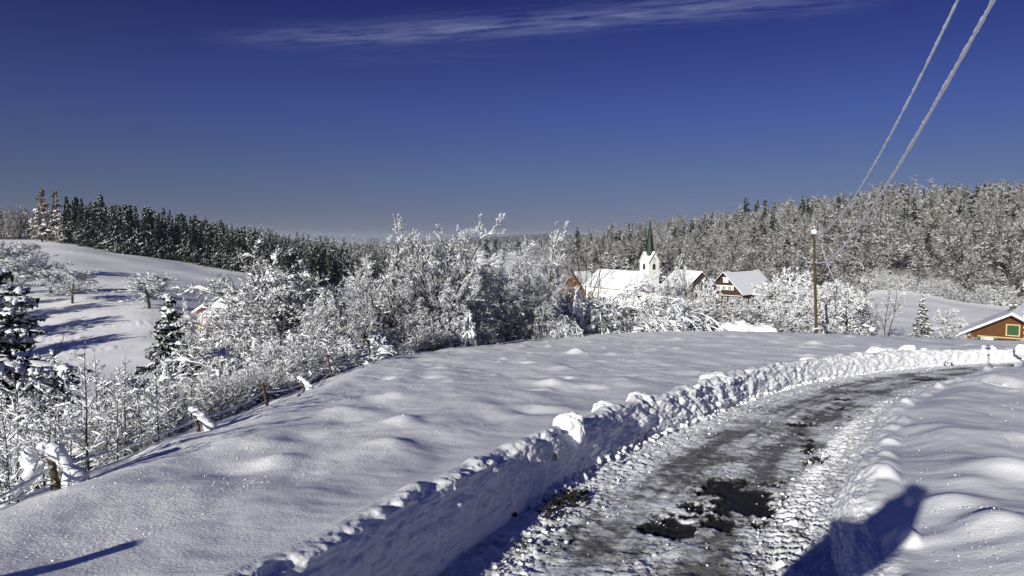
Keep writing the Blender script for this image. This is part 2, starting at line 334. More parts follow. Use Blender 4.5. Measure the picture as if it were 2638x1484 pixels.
def near_z(x, y):
    """snow surface of the upper field"""
    z = -1.6-SLOPE*y
    z = z+0.55*np.exp(-(((x-16)/14)**2+((y-56)/13)**2))+0.05*np.maximum(x-6-0.55*y, 0)*np.exp(-np.maximum(x-20, 0)/20)*(y < 45)
    e = edge_out(x, y); w = 1.3
    z = z-np.where(e > -2, 0.45*(np.sqrt(np.maximum(e+1.0, 0)**2+w*w)-w), 0)
    m = (np.hypot(x, y) < 75)
    bx = np.where(m, x, 0); by = np.where(m, y, 0)
    wob = 0.06*fbm(bx*0.42, by*0.26, 2, 3)+0.036*fbm(bx*0.85+0.15*by, by*0.55, 2, 13)*(0.6+0.8*np.abs(perlin(bx*0.2, by*0.2, 5)))+0.006*fbm(bx*3.1, by*2.3, 2, 31)
    z = z+np.where(m, wob, 0)
    return z, e
def ground_z(x, y, raw=False):
    x = np.atleast_1d(np.asarray(x, float)); y = np.atleast_1d(np.asarray(y, float))
    zf = far_z(x, y); r = np.hypot(x, y); near = r < 160
    zf = zf+np.clip((r-80)/60, 0, 1)*(0.9*fbm(x*0.022, y*0.022, 2, 21)*np.clip(1.2-r/2500, 0, 1)+0.10*fbm(x*.16, y*.12, 2, 8)*np.clip((400-r)/200, 0, 1))
    zf = zf+np.clip((r-1200)/2000, 0, 1)*12*fbm(x*0.0022, y*0.0015, 5, 40)
    z = zf.copy(); zn = np.full(x.shape, -1e3); e = np.full(x.shape, 1e3)
    if near.any():
        a, b = near_z(x[near], y[near]); zn[near] = a; e[near] = b
        k = 1.2; zz = zf[near]; h = np.clip(0.5+0.5*(a-zz)/k, 0, 1); sm = zz*(1-h)+a*h+k*h*(1-h)
        z[near] = sm
    for (mx, my, mr_, mh) in MOUNDS:
        q = (np.abs(x-mx) < 3*mr_) & (np.abs(y-my) < 3*mr_)
        if q.any(): z[q] += mh*np.exp(-(((x[q]-mx)/mr_)**2+((y[q]-my)/(mr_*1.1))**2)*1.2)
    if not raw:                                   # trodden path across the right-hand snow
        a = unproj(2440, 1018, 19.5)[:2]; b = unproj(2700, 1085, 15.0)[:2]; d = b-a; t = ((x-a[0])*d[0]+(y-a[1])*d[1])/(d@d); dd = np.hypot(x-a[0]-np.clip(t, 0, 1.5)*d[0], y-a[1]-np.clip(t, 0, 1.5)*d[1])
        q = dd < 1.2
        if q.any(): z[q] += -0.16*(1-sstep(0.35, 0.75, dd[q]))+0.06*np.exp(-((dd[q]-0.85)/0.2)**2)+0.09*(1-sstep(0.3, 0.6, dd[q]))*fbm(x[q]*5, y[q]*5, 3, 77)
        # trampled strips in the lower meadow
        for (u0, v0, d0, u1, v1, d1) in ((245, 825, 140, 400, 812, 146), (110, 858, 130, 235, 858, 130), (120, 900, 120, 290, 890, 122)):
            a = unproj(u0, v0, d0)[:2]; b = unproj(u1, v1, d1)[:2]; d = b-a; t = np.clip(((x-a[0])*d[0]+(y-a[1])*d[1])/(d@d), 0, 1); dd = np.hypot(x-a[0]-t*d[0], y-a[1]-t*d[1])
            q = dd < 4
            if q.any(): z[q] += 0.22*(1-sstep(1.0, 4.0, dd[q]))*np.abs(fbm(x[q]*0.45, y[q]*0.45, 2, 90))
    return z
def gz(x, y): return float(ground_z(np.array([x]), np.array([y]))[0])

# ------------------------------------------------------------------ road curves
def smooth_curve(pts, n):
    p = np.asarray(pts, float); s = np.r_[0, np.cumsum(np.hypot(*np.diff(p, axis=0).T))]; P = []
    def cr(a, b, c, d, t):
        return 0.5*((2*b)+(-a+c)*t+(2*a-5*b+4*c-d)*t*t+(-a+3*b-3*c+d)*t**3)
    for i in range(len(p)-1):
        a = p[max(i-1, 0)]; b = p[i]; c = p[i+1]; d = p[min(i+2, len(p)-1)]
        t = np.linspace(0, 1, 40, endpoint=False)[:, None]; P.append(cr(a, b, c, d, t))
    P = np.vstack(P+[p[-1:]]); s = np.r_[0, np.cumsum(np.hypot(*np.diff(P, axis=0).T))]
    return P, s
LPT, LS = smooth_curve([(-4.2, -5), (-2.4, 0.5), (-.5, 5.7), (.5, 8.05), (1.45, 10), (2.5, 11.9), (3.9, 14), (5.2, 16), (6.9, 18.5), (10, 22.4), (13.9, 26.2), (18.2, 29.6), (22.4, 32), (28, 34.3), (38, 37)], 0)
RPT, RS = smooth_curve([(-1.0, -6.5), (0.55, -0.5), (2.75, 5.7), (3.95, 8.0), (5.86, 11.2), (7.4, 13.5), (9.5, 16.2), (12.4, 19.6), (15.0, 22.3), (18.4, 25.4), (22.4, 28.0), (28.5, 30.4), (39, 33)], 0)
# sample stations: dense near the camera
_st = [0.0]
while _st[-1] < LS[-1]:
    p = np.array([np.interp(_st[-1], LS, LPT[:, 0]), np.interp(_st[-1], LS, LPT[:, 1])]); _st.append(_st[-1]+max(0.022, 0.0035*np.hypot(*p)))
_st = np.array(_st[:-1]); NS = len(_st)
LC = np.stack([np.interp(_st, LS, LPT[:, 0]), np.interp(_st, LS, LPT[:, 1])], 1)
def match_right():
    j = 0; out = []
    for p in LC[::10]:
        d = np.hypot(*(RPT-p).T); out.append(RS[np.argmin(d)])
    out = np.maximum.accumulate(np.array(out)); k = np.ones(9)/9; out = np.convolve(np.pad(out, 4, 'edge'), k, 'valid')
    return np.interp(np.arange(NS), np.arange(0, NS, 10), out)
_rs = match_right(); RC = np.stack([np.interp(_rs, RS, RPT[:, 0]), np.interp(_rs, RS, RPT[:, 1])], 1)
CR = RC-LC; WID = np.hypot(*CR.T); CRN = CR/WID[:, None]
def road_base(x, y): return -2.15-SLOPE*y
def in_corridor(x, y, margin):
    """True where a point lies on the road or within margin of it"""
    m = (y < 45) & (y > -12) & (x < 48) & (x > -10); out = np.zeros(x.shape, bool); idx = np.nonzero(m.ravel())[0]
    poly = np.vstack([LC[::8]-CRN[::8]*margin, (RC[::8]+CRN[::8]*margin)[::-1]]); X = x.ravel()[idx]; Y = y.ravel()[idx]; ins = np.zeros(len(idx), bool)
    for a, b in zip(poly, np.roll(poly, -1, 0)):
        c = ((a[1] > Y) != (b[1] > Y)); xx = (b[0]-a[0])*(Y-a[1])/(b[1]-a[1]+1e-12)+a[0]; ins ^= (c & (X < xx))
    o = out.ravel(); o[idx] = ins; return o.reshape(x.shape)

# ------------------------------------------------------------------ ground sheet
def build_ground():
    rad = [0.4, 1.0]
    while rad[-1] < 14000:
        r = rad[-1]; rad.append(r*(1.0+(0.006 if 2.5 < r < 20 else 0.009 if r < 75 else 0.007 if r < 420 else 0.014 if r < 700 else 0.04) if r > 1.5 else 1.08))
    rad = np.array(rad)
    az = np.concatenate([np.linspace(-0.78, 0.78, 1050), np.linspace(0.80, 2*np.pi-0.80, 110)])
    A, R = np.meshgrid(az, rad); X = R*np.sin(A); Y = R*np.cos(A)
    Z = ground_z(X.ravel(), Y.ravel()).reshape(X.shape)
    Z[in_corridor(X, Y, 1.55)] -= 0.9
    nr, na = X.shape; idx = np.arange(nr*na).reshape(nr, na); nx = np.roll(idx, -1, 1)
    q = np.stack([idx[:-1], idx[1:], nx[1:], nx[:-1]], -1).reshape(-1, 4)
    me = make_mesh('snowy_terrain', np.stack([X, Y, Z], -1).reshape(-1, 3), q, None, [M['ground']])
    Rr = R.ravel(); w = sstep(650, 1100, Rr)*np.clip(0.75+0.6*fbm(X.ravel()*0.0016, Y.ravel()*0.0012, 3, 60)+sstep(2500, 4000, Rr), 0, 1)
    U = 1319+F*X.ravel()/np.maximum(Y.ravel(), 1); Yr = Y.ravel()
    rt = np.interp(U, [1380, 1500, 1650, 1800, 1950, 2100, 2200, 2300, 2450, 2638, 2750], [272, 264, 260, 252, 235, 208, 201, 199, 193, 189, 189])
    lf = np.interp(U, [-100, 0, 100, 165, 200, 330, 540, 640, 800, 950, 1050], [455, 450, 440, 395, 388, 372, 374, 352, 325, 360, 450])
    w = np.maximum(w, 0.85*(Yr > 0)*np.maximum(sstep(0, 12, Yr-rt)*(U > 1420), sstep(0, 12, Yr-lf)*(U < 1060)))
    a = me.attributes.new('wood', 'FLOAT', 'POINT'); a.data.foreach_set('value', w.astype(np.float32))
    o = link('snowy_terrain', me); tag(o, kind='structure')
build_ground()

# ------------------------------------------------------------------ road surface and ploughed banks
PATCH = [  # bare asphalt (u, v, half width px, half height px, strength)
    (1905, 1292, 125, 62, 1.0), (1745, 1362, 92, 32, .95), (1850, 1340, 90, 36, .85), (1870, 1250, 80, 18, .7), (1690, 1330, 60, 14, .55), (2000, 1240, 60, 20, .45), (2110, 1075, 70, 10, .5), (2230, 1010, 70, 8, .5), (1960, 1130, 60, 10, .45), (2085, 1155, 22, 26, .85), (2095, 1185, 40, 14, .7), (2062, 1130, 18, 14, .6), (2040, 1215, 55, 12, .45), (2060, 1094, 46, 7, .8),
    (2170, 1030, 32, 6, .7), (2165, 1052, 32, 6, .65), (2400, 978, 60, 4, .7), (2330, 990, 50, 4, .5), (2560, 960, 70, 4, .6), (1990, 1180, 60, 8, .4), (2240, 1420, 25, 60, .5), (2130, 1300, 10, 60, .25), (1600, 1420, 60, 14, .25), (1950, 1420, 60, 20, .3)]
def build_road():
    ts = np.linspace(-0.03, 1.03, 190); T, I = np.meshgrid(ts, np.arange(NS)); X = LC[:, 0][:, None]+CR[:, 0][:, None]*T; Y = LC[:, 1][:, None]+CR[:, 1][:, None]*T
    S = _st[:, None]+0*T; lat = T*WID[:, None]; dist = np.hypot(X, Y)
    ed = np.minimum(T, 1-T)
    chunky = sstep(0.34, 0.06, np.abs(ed-0.0))     # loose crumbs along both shoulders
    mid = np.exp(-((T-0.52)/0.09)**2)
    n1 = fbm(X*3.2, Y*3.2, 3, 5); n2 = fbm(X*9, Y*9, 3, 15); n3 = np.abs(fbm(X*17, Y*17, 2, 25))
    smooth_track = np.exp(-((T-0.33)/0.10)**2)+np.exp(-((T-0.66)/0.10)**2)
    rough = np.clip(0.35+0.9*chunky+0.4*mid-0.25*smooth_track+0.35*fbm(X*0.7, Y*0.7, 2, 50), 0.12, 1.4)
    Z = road_base(X, Y)+0.018*n1+rough*(0.020*n2+0.022*(n3-0.2))+0.035*sstep(0.16, 0.0, ed)
    fine = np.clip((16-dist)/10, 0, 1)
    Z += rough*0.020*fine*perlin(X*34, Y*34, 9)
    # tractor tyre ribs along the right shoulder
    band = np.exp(-((T-0.885)/0.055)**4)*sstep(9.5, 11, S)*(1-sstep(22, 28, S))
    ph = (S+0.45*np.abs(T-0.885)*WID[:, None])*2*np.pi/0.21
    Z += band*0.022*(np.sin(ph)+0.3*np.sin(2*ph+1))
    # bare patches in the plan of the road
    bare = np.zeros(X.shape)
    for (u, v, hu, hv, st) in PATCH:
        pr = unproj(u, v, 1.0); d = 2.15/(-(pr[2])-SLOPE); c = pr[:2]*d
        e1 = unproj(u+hu, v, 1.0); d1 = 2.15/(-(e1[2])-SLOPE); e2 = unproj(u, v+hv, 1.0); d2 = 2.15/(-(e2[2])-SLOPE)
        A1 = e1[:2]*d1-c; A2 = e2[:2]*d2-c; Mi = np.linalg.inv(np.stack([A1, A2], 1)); p = Mi[0, 0]*(X-c[0])+Mi[0, 1]*(Y-c[1]); q = Mi[1, 0]*(X-c[0])+Mi[1, 1]*(Y-c[1])
        bare = np.maximum(bare, st*(1-sstep(0.35, 1.5, np.hypot(p, q)+0.60*fbm(X*2.6, Y*2.6, 5, 66, 0.66))))
    bare += 0.14*mid*(0.5+fbm(X*1.1, Y*0.9, 3, 71))
    grey = 0.44+0.30*smooth_track+0.50*bare+0.42*fbm(X*0.9, Y*0.7, 4, 55)+0.26*fbm(S*0.35, lat*5.0, 3, 58)-0.26*chunky
    Z += 0.012*fbm(S*0.25, lat*9, 3, 95)*(1-chunky)
    Z -= 0.035*sstep(0.5, 0.75, bare)
    idx = np.arange(X.size).reshape(X.shape); q = np.stack([idx[:-1, :-1], idx[:-1, 1:], idx[1:, 1:], idx[1:, :-1]], -1).reshape(-1, 4)
    me = make_mesh('road', np.stack([X, Y, Z], -1).reshape(-1, 3), q, None, [M['road']])
    for nm, arr in (('bare', bare), ('grey', grey)):
        a = me.attributes.new(nm, 'FLOAT', 'POINT'); a.data.foreach_set('value', np.clip(arr, 0, 1.5).ravel().astype(np.float32))
    tag(link('road', me), kind='structure')
build_road()

def lump_profile(s, seed, dens, hmin, hmax):
    """heights of rounded lumps along the crest"""
    rg = np.random.default_rng(seed); h = np.zeros_like(s); c = 0.0
    while c < s[-1]:
        r = 0.12+0.40*rg.random()**1.6; hh = hmin+(hmax-hmin)*rg.random()**1.6
        h = np.maximum(h, hh*np.clip(1-((s-c)/r)**2, 0, 1)**0.7); c += dens*(0.3+2.0*rg.random()**1.5)
    k = np.hanning(9); k /= k.sum(); return np.convolve(h, k, 'same')
def build_bank(name, left):
    C = LC if left else RC; out = -CRN if left else CRN; S = _st if left else np.r_[0, np.cumsum(np.hypot(*np.diff(RC, axis=0).T))]
    NP = 110; a = np.linspace(0, 1, NP)            # 0 road foot ... 1 out in the field
    # bank profile: distance from the road edge and height above the road
    D = np.empty((NS, NP)); H = np.empty((NS, NP)); dist = np.hypot(C[:, 0], C[:, 1])
    top = (0.62+0.10*sstep(10, 24, C[:, 1])-0.14*sstep(29, 33, C[:, 1]) if left else 0.40+0.05*np.sin(S))+0.05*perlin(S*0.5, S*0+3, 4 if left else 6)
    lum = lump_profile(S, 3 if left else 8, 0.8 if left else 0.9, 0.02, 0.17 if left else 0.14)
    if left: lum = lum*(0.25+0.45*sstep(8, 13, C[:, 1]))
    lead = np.where(C[:, 1] < 9, 1.0, 0.75)
    fw = (0.24+0.05*perlin(S*0.8, S*0+1, 9)) if left else (0.34+0.10*perlin(S*0.8, S*0+1, 12))
    for j in range(NP):
        t = a[j]
        if t < 0.55:                               # face
            k = t/0.55; D[:, j] = -0.06+fw*(k**1.15)*(1.0)+0.06; H[:, j] = top*(1-(1-k)**1.25) if left else top*np.sin(k*np.pi/2)**1.2
        elif t < 0.72:                             # rounded crest
            k = (t-0.55)/0.17; D[:, j] = fw+0.30*k; H[:, j] = top+(lum+0.05)*np.sin(k*np.pi)**0.8
        else:
            k = (t-0.72)/0.28; D[:, j] = fw+0.30+1.30*k; H[:, j] = top
    X = C[:, 0][:, None]+out[:, 0][:, None]*D; Y = C[:, 1][:, None]+out[:, 1][:, None]*D
    zr = road_base(X, Y); zg = ground_z(X.ravel(), Y.ravel()).reshape(X.shape)
    w = sstep(0.64, 0.86, a)[None]; Z = (zr+H)*(1-w)+zg*w
    cr = np.exp(-((a-0.635)/0.085)**2)[None]; Z = Z+cr*lum[:, None]*w*0.5
    Z = Z+((0.015*(1-sstep(0.93, 1.0, a))-0.03*sstep(0.95, 1.0, a))*sstep(0.78, 0.86, a))[None]
    # chunky broken snow on the face
    AL = a*1.6; SS = S[:, None]+0*X; AA = AL[None]+0*X
    face = (sstep(0.02, 0.10, a)*(1-sstep(0.52, 0.66, a)))[None]
    rg = sstep(8, 15, C[:, 1])[:, None]*0.65+0.35 if left else 0.45
    n = 0.9*np.abs(fbm(SS*1.1, AA*1.6, 3, 2))+0.30*(0.5+perlin(SS*0.4, SS*0+4, 80))*fbm(SS*3.6, AA*3, 3, 22)+0.22*fbm(SS*10, AA*8, 3, 33)+0.16*perlin(SS*26, AA*20, 41)+0.10*perlin(SS*1.5, AA*26, 47)
    near = np.clip((18-dist)/12, 0, 1)[:, None]
    disp = face*rg*0.13*n+0.010*fbm(SS*3, AA*3, 2, 44)*near
    X = X-out[:, 0][:, None]*disp; Y = Y-out[:, 1][:, None]*disp; Z = Z+disp*0.5
    # broken lip
    lip = np.exp(-((a-0.57)/0.05)**2)[None]; lp = 0.08*fbm(SS*1.4, AA*3, 5, 52, 0.6)*(0.5+0.9*np.abs(perlin(SS*0.7, SS*0, 57)))*(1.0 if left else 0.3); Z = Z+lip*lp; X = X-out[:, 0][:, None]*lip*lp*0.9; Y = Y-out[:, 1][:, None]*lip*lp*0.9
    foot = (1-sstep(0.0, 0.22, a))[None]; Z = Z+foot*(0.05*np.abs(fbm(SS*5, AA*6, 3, 61))+0.03*np.abs(perlin(SS*17, AA*14, 63)))
    idx = np.arange(X.size).reshape(X.shape); q = np.stack([idx[:-1, :-1], idx[1:, :-1], idx[1:, 1:], idx[:-1, 1:]], -1).reshape(-1, 4)
    if not left: q = q[:, ::-1]
    me = make_mesh(name, np.stack([X, Y, Z], -1).reshape(-1, 3), q, None, [M['snow']])
    o = link(name, me); tag(o, kind='structure'); return o
bl = build_bank('ploughed_snow_bank', True); br = build_bank('ploughed_snow_bank', False)

# unit lumps for rubble, caps and mounds
def ico(sub=2):
    t = (1+5**.5)/2; v = [(-1, t, 0), (1, t, 0), (-1, -t, 0), (1, -t, 0), (0, -1, t), (0, 1, t), (0, -1, -t), (0, 1, -t), (t, 0, -1), (t, 0, 1), (-t, 0, -1), (-t, 0, 1)]
    f = [(0, 11, 5), (0, 5, 1), (0, 1, 7), (0, 7, 10), (0, 10, 11), (1, 5, 9), (5, 11, 4), (11, 10, 2), (10, 7, 6), (7, 1, 8), (3, 9, 4), (3, 4, 2), (3, 2, 6), (3, 6, 8), (3, 8, 9), (4, 9, 5), (2, 4, 11), (6, 2, 10), (8, 6, 7), (9, 8, 1)]
    v = [np.array(p)/np.linalg.norm(p) for p in v]
    for _ in range(sub):
        c = {}; nf = []
        def mid(a, b):
            k = (min(a, b), max(a, b))
            if k not in c: p = v[a]+v[b]; v.append(p/np.linalg.norm(p)); c[k] = len(v)-1
            return c[k]
        for a, b, d in f:
            x, y, z = mid(a, b), mid(b, d), mid(d, a); nf += [(a, x, z), (b, y, x), (d, z, y), (x, y, z)]
        f = nf
    return np.array(v), np.array(f)
ICO1 = ico(1); ICO2 = ico(2); ICO3 = ico(3)
def lumps(mb, P, R, base=ICO1, rough=0.25, squash=0.75, seed=0, m=0):
    rg = np.random.default_rng(seed); v, f = base; P = np.asarray(P, float); R = np.asarray(R, float); n = len(P)
    V = v[None]*(1+rough*rg.normal(0, 0.5, (n, len(v), 1)).clip(-1, 1)); V = V*np.stack([0.75+0.5*rg.random(n), 0.75+0.5*rg.random(n), np.full(n, squash)], 1)[:, None]
    a = rg.random(n)*6.28; c, s = np.cos(a)[:, None], np.sin(a)[:, None]; V = np.stack([V[..., 0]*c-V[..., 1]*s, V[..., 0]*s+V[..., 1]*c, V[..., 2]], -1)
    V = V*R[:, None, None]+P[:, None]; T = f[None]+(np.arange(n)*len(v))[:, None, None]
    mb.add(V.reshape(-1, 3), None, T.reshape(-1, 3), m)
def build_rubble():
    rg = np.random.default_rng(21); mb = MB()
    n = 5200; i = (rg.random(n)**1.25*(NS-1)).astype(int); side = rg.random(n)
    t = np.where(side < 0.45, 0.02+0.14*rg.random(n)**1.5*rg.choice([1, 1.6], n), np.where(side < 0.8, 0.985-0.2*rg.random(n)**1.4, rg.random(n)))
    P = LC[i]+CR[i]*t[:, None]; r = (0.005+0.020*rg.random(n)**4)*np.where(side < 0.8, 1.0, 0.45); z = road_base(P[:, 0], P[:, 1])+0.01+r*0.3
    lumps(mb, np.c_[P, z], r, ICO1, 0.5, 0.8, 1)
    n = 1500; i = (rg.random(n)**1.4*(NS-1)).astype(int); off = 0.02+0.26*rg.random(n)**1.5; P = LC[i]-CRN[i]*(off-0.12)[:, None]; r = 0.018+0.055*rg.random(n)**2.5; z = road_base(P[:, 0], P[:, 1])+0.03+off*0.6
    q = LC[i][:, 1] > 7; lumps(mb, np.c_[P, z][q], r[q], ICO1, 0.5, 0.85, 2)
    o = mb.build('snow_rubble', M['snow'], None, True); tag(o, kind='stuff')
    mb = MB(); n = 120; c = unproj(1470, 1300, 7.55); P = np.c_[c[0]+rg.normal(0, 0.11, n)+0.0, c[1]+rg.normal(0, 0.30, n)]; P[:, 0] += (P[:, 1]-c[1])*0.40-0.10; z = road_base(P[:, 0], P[:, 1])+0.04+0.05*rg.random(n)
    lumps(mb, np.c_[P, z], 0.008+0.024*rg.random(n)**2, ICO1, 0.9, 0.6, 3)
    c = unproj(2425, 950, 30.6); P2 = np.c_[c[0]+rg.normal(0, .35, 60), c[1]+rg.normal(0, .12, 60)]; lumps(mb, np.c_[P2, road_base(P2[:, 0], P2[:, 1])+0.03+0.22*rg.random(60)], 0.03+0.05*rg.random(60), ICO1, 0.6, 0.7, 4)
    c = unproj(1424, 1178, 7.9); lumps(mb, [(c[0]+0.02, c[1]-0.02, c[2])], [0.045], ICO1, 0.6, 0.9, 5)
    i = (rg.random(90)*0.4*NS).astype(int); P3 = RC[i]-CRN[i]*(0.05+0.3*rg.random(90))[:, None]; lumps(mb, np.c_[P3, road_base(P3[:, 0], P3[:, 1])+0.025], 0.01+0.02*rg.random(90), ICO1, 0.6, 0.6, 6)
    o = mb.build('frozen_soil_rubble', M['dirt'], None, True); tag(o, kind='stuff')
build_rubble()
def sparkle_lumps():  # tiny snow lumps added to catch the sun as sparkle dots, larger with distance
    rg = np.random.default_rng(99); n = 2600; u = -20+2700*rg.random(n); v = 880+600*rg.random(n)**1.1; d = 1.6/np.maximum((v-622)/F-SLOPE, 0.012); x = (u-1319)/F*d
    ok = (d < 45) & ~in_corridor(x, d, 0.5) & (edge_out(x, d) < -0.2); x = x[ok]; d = d[ok]; r = (0.0024+0.00036*d)*(0.6+0.8*rg.random(len(d))**3); z = ground_z(x, d)+r*0.6
    t = (1+5**.5)/2; b = ico(0); mb = MB(); lumps(mb, np.c_[x, d, z], r, b, 0.8, 1.0, 9); o = mb.build('snow_sparkle_lumps', M['snow'], None, False); tag(o, kind='stuff')
sparkle_lumps()

# ------------------------------------------------------------------ snow-laden plants
def unit(v): return v/(np.linalg.norm(v, axis=-1, keepdims=True)+1e-9)
def grow(rg, pos, dr, length, rad, K, wig, trop, tip=0.35):
    """bend N branches; returns nodes (N,K+1,3) and radii"""
    N = len(pos); P = np.empty((N, K+1, 3)); P[:, 0] = pos; d = unit(dr.copy())
    for k in range(K):
        d = unit(d+rg.normal(0, wig, (N, 3))+np.array([0, 0, 1.0])*trop*(k+1)/K)
        P[:, k+1] = P[:, k]+d*(length/K)[:, None]
    R = rad[:, None]*np.linspace(1, tip, K+1)[None]; return P, R
def spawn(rg, P, R, length, n, t0, t1, ang, angv, lr, flat=0.0, tpow=1.0, shape=None, rr=0.5):
    """n children on every branch"""
    N, K1, _ = P.shape; K = K1-1; t = t0+(t1-t0)*rg.random((N, n))**tpow; f = t*K; i = np.minimum(f.astype(int), K-1); w = (f-i)[..., None]
    ar = np.arange(N)[:, None]; A = P[ar, i]; B = P[ar, i+1]; pos = A*(1-w)+B*w; dr = unit(B-A)
    side = unit(rg.normal(0, 1, (N, n, 3))*np.array([1, 1, 1-flat])); perp = unit(side-(side*dr).sum(-1, keepdims=True)*dr)
    a = ang+angv*rg.normal(0, 1, (N, n, 1)); d = dr*np.cos(a)+perp*np.sin(a)
    sh = (1-0.55*t) if shape is None else shape(t)
    ln = length[:, None]*lr*sh*(0.7+0.6*rg.random((N, n))); rad = (R[:, 0][:, None]*(1-0.6*t))*rr
    return pos.reshape(-1, 3), d.reshape(-1, 3), ln.reshape(-1), rad.reshape(-1), t.reshape(-1)
CLUMP = [1.0]
def snow_on(rg, P, R, thick, k=4, gap=0.25, lump=0.5, lift=0.8):
    """lumpy ridges of snow lying along branches; steep branches carry less"""
    d = unit(P[:, -1]-P[:, 0]); hz = np.clip(1.15-np.abs(d[:, 2]), 0.25, 1.0)[:, None]
    N, K1, _ = P.shape; r = thick*hz*(1-lump+2*lump*rg.random((N, K1)))
    q = P*(CLUMP[0]*1.6/max(thick*22, 0.5)); cl = perlin(q[..., 0]+q[..., 2]*0.6, q[..., 1]+q[..., 2]*0.8, 3); r = r*np.clip(0.85+(1.5 if CLUMP[0] == 1 else 1.9)*cl, 0.10, 1.6)
    r = np.where(rg.random((N, K1)) < gap, r*0.12, r); r[:, 0] *= 0.5; r[:, -1] *= 0.45
    Q = P.copy(); Q[..., 2] += R+r*lift*0.75
    return tubes(Q, r, k)
def fit(P, H):
    return P
TW = {'bark': 0, 'snow': 1}
class Plant:
    def __init__(s, seed): s.rg = np.random.default_rng(seed); s.trunk = MB(); s.crown = MB()
    def tubes(s, P, R, k, where, m=0):
        v, q = tubes(P, R, k); where.add(v, q, None, m)
    def snow(s, P, R, thick, where, m=1, **kw):
        v, q = snow_on(s.rg, P, R, thick, **kw); where.add(v, q, None, m)
    def meshes(s, name, barkm='bark', crownm=('twig', 'treesnow')):
        def mk(mb, nm, ms): return make_mesh(nm, np.concatenate(mb.v), np.concatenate(mb.q) if mb.q else None, np.concatenate(mb.t) if mb.t else None, [M[x] for x in ms], np.concatenate(mb.qm) if mb.qm else None, np.concatenate(mb.tm) if mb.tm else None, True)
        return mk(s.trunk, name+'_trunk', (barkm, 'treesnow')), mk(s.crown, name+'_crown', crownm)

def z1(n): return np.zeros((n, 3))
def deciduous(seed, H, stems=1, spread=0.25, fork=0.3, n=(9, 9, 7), ang=(0.75, 0.8, 0.8), lr=(0.5, 0.42, 0.42), trop=(0.12, 0.10, 0.05), thick=(0.05, 0.045, 0.04), r0=0.012, droop=0.0, detail=3, barkm='bark', crownm=('twig', 'treesnow'), gap=0.25, t0=0.25, kk=3, snowk=4, flat=0.0, shape=None, twig_r=0.010, name='tree', snow_all=True, lump=0.5):
    """a bare winter tree: stems, limbs, branches, twigs, each carrying snow"""
    p = Plant(seed); rg = p.rg; a = rg.random(stems)*6.28; d = np.stack([np.cos(a)*spread, np.sin(a)*spread, np.ones(stems)], 1)*np.array([1, 1, 1.0])
    ln = H*(0.85+0.25*rg.random(stems)); pos = np.stack([np.cos(a)*0.12*(stems > 1), np.sin(a)*0.12*(stems > 1), np.full(stems, -0.3)], 1)
    P, R = grow(rg, pos, d, ln, np.full(stems, H*r0), 9, 0.07, trop[0], 0.15); p.tubes(P, R, 7, p.trunk, 0)
    P1, d1, l1, r1, t1 = spawn(rg, P, R, ln, n[0], t0, 0.98, ang[0], 0.15, lr[0], flat=0.2, shape=shape, rr=0.5)
    P1, R1 = grow(rg, P1, d1, l1, np.maximum(r1, twig_r*1.5), 7, 0.12, trop[1]-droop*0.5, 0.3); p.tubes(P1, R1, 4, p.trunk, 0); p.snow(P1, R1, thick[0], p.crown, k=snowk, gap=gap, lump=lump)
    P2, d2, l2, r2, t2 = spawn(rg, P1, R1, l1, n[1], 0.15, 1.0, ang[1], 0.2, lr[1], flat=flat, rr=0.5)
    P2, R2 = grow(rg, P2, d2, l2, np.maximum(r2, twig_r), 5, 0.18, trop[2]-droop, 0.4); p.tubes(P2, R2, kk, p.crown, 0); p.snow(P2, R2, thick[1], p.crown, k=snowk, gap=gap, lump=lump)
    if detail >= 3:
        P3, d3, l3, r3, t3 = spawn(rg, P2, R2, l2, n[2], 0.15, 1.0, ang[2], 0.25, lr[2], flat=flat, rr=0.6, shape=lambda t: 1-0.3*t)
        P3, R3 = grow(rg, P3, d3, l3, np.full(len(P3), twig_r*0.75), 3, 0.2, trop[2]-droop*1.4, 0.5); p.tubes(P3, R3, 3, p.crown, 0); p.snow(P3, R3, thick[2], p.crown, k=snowk, gap=gap*1.3, lump=lump)
    return p.meshes(name, barkm, crownm)

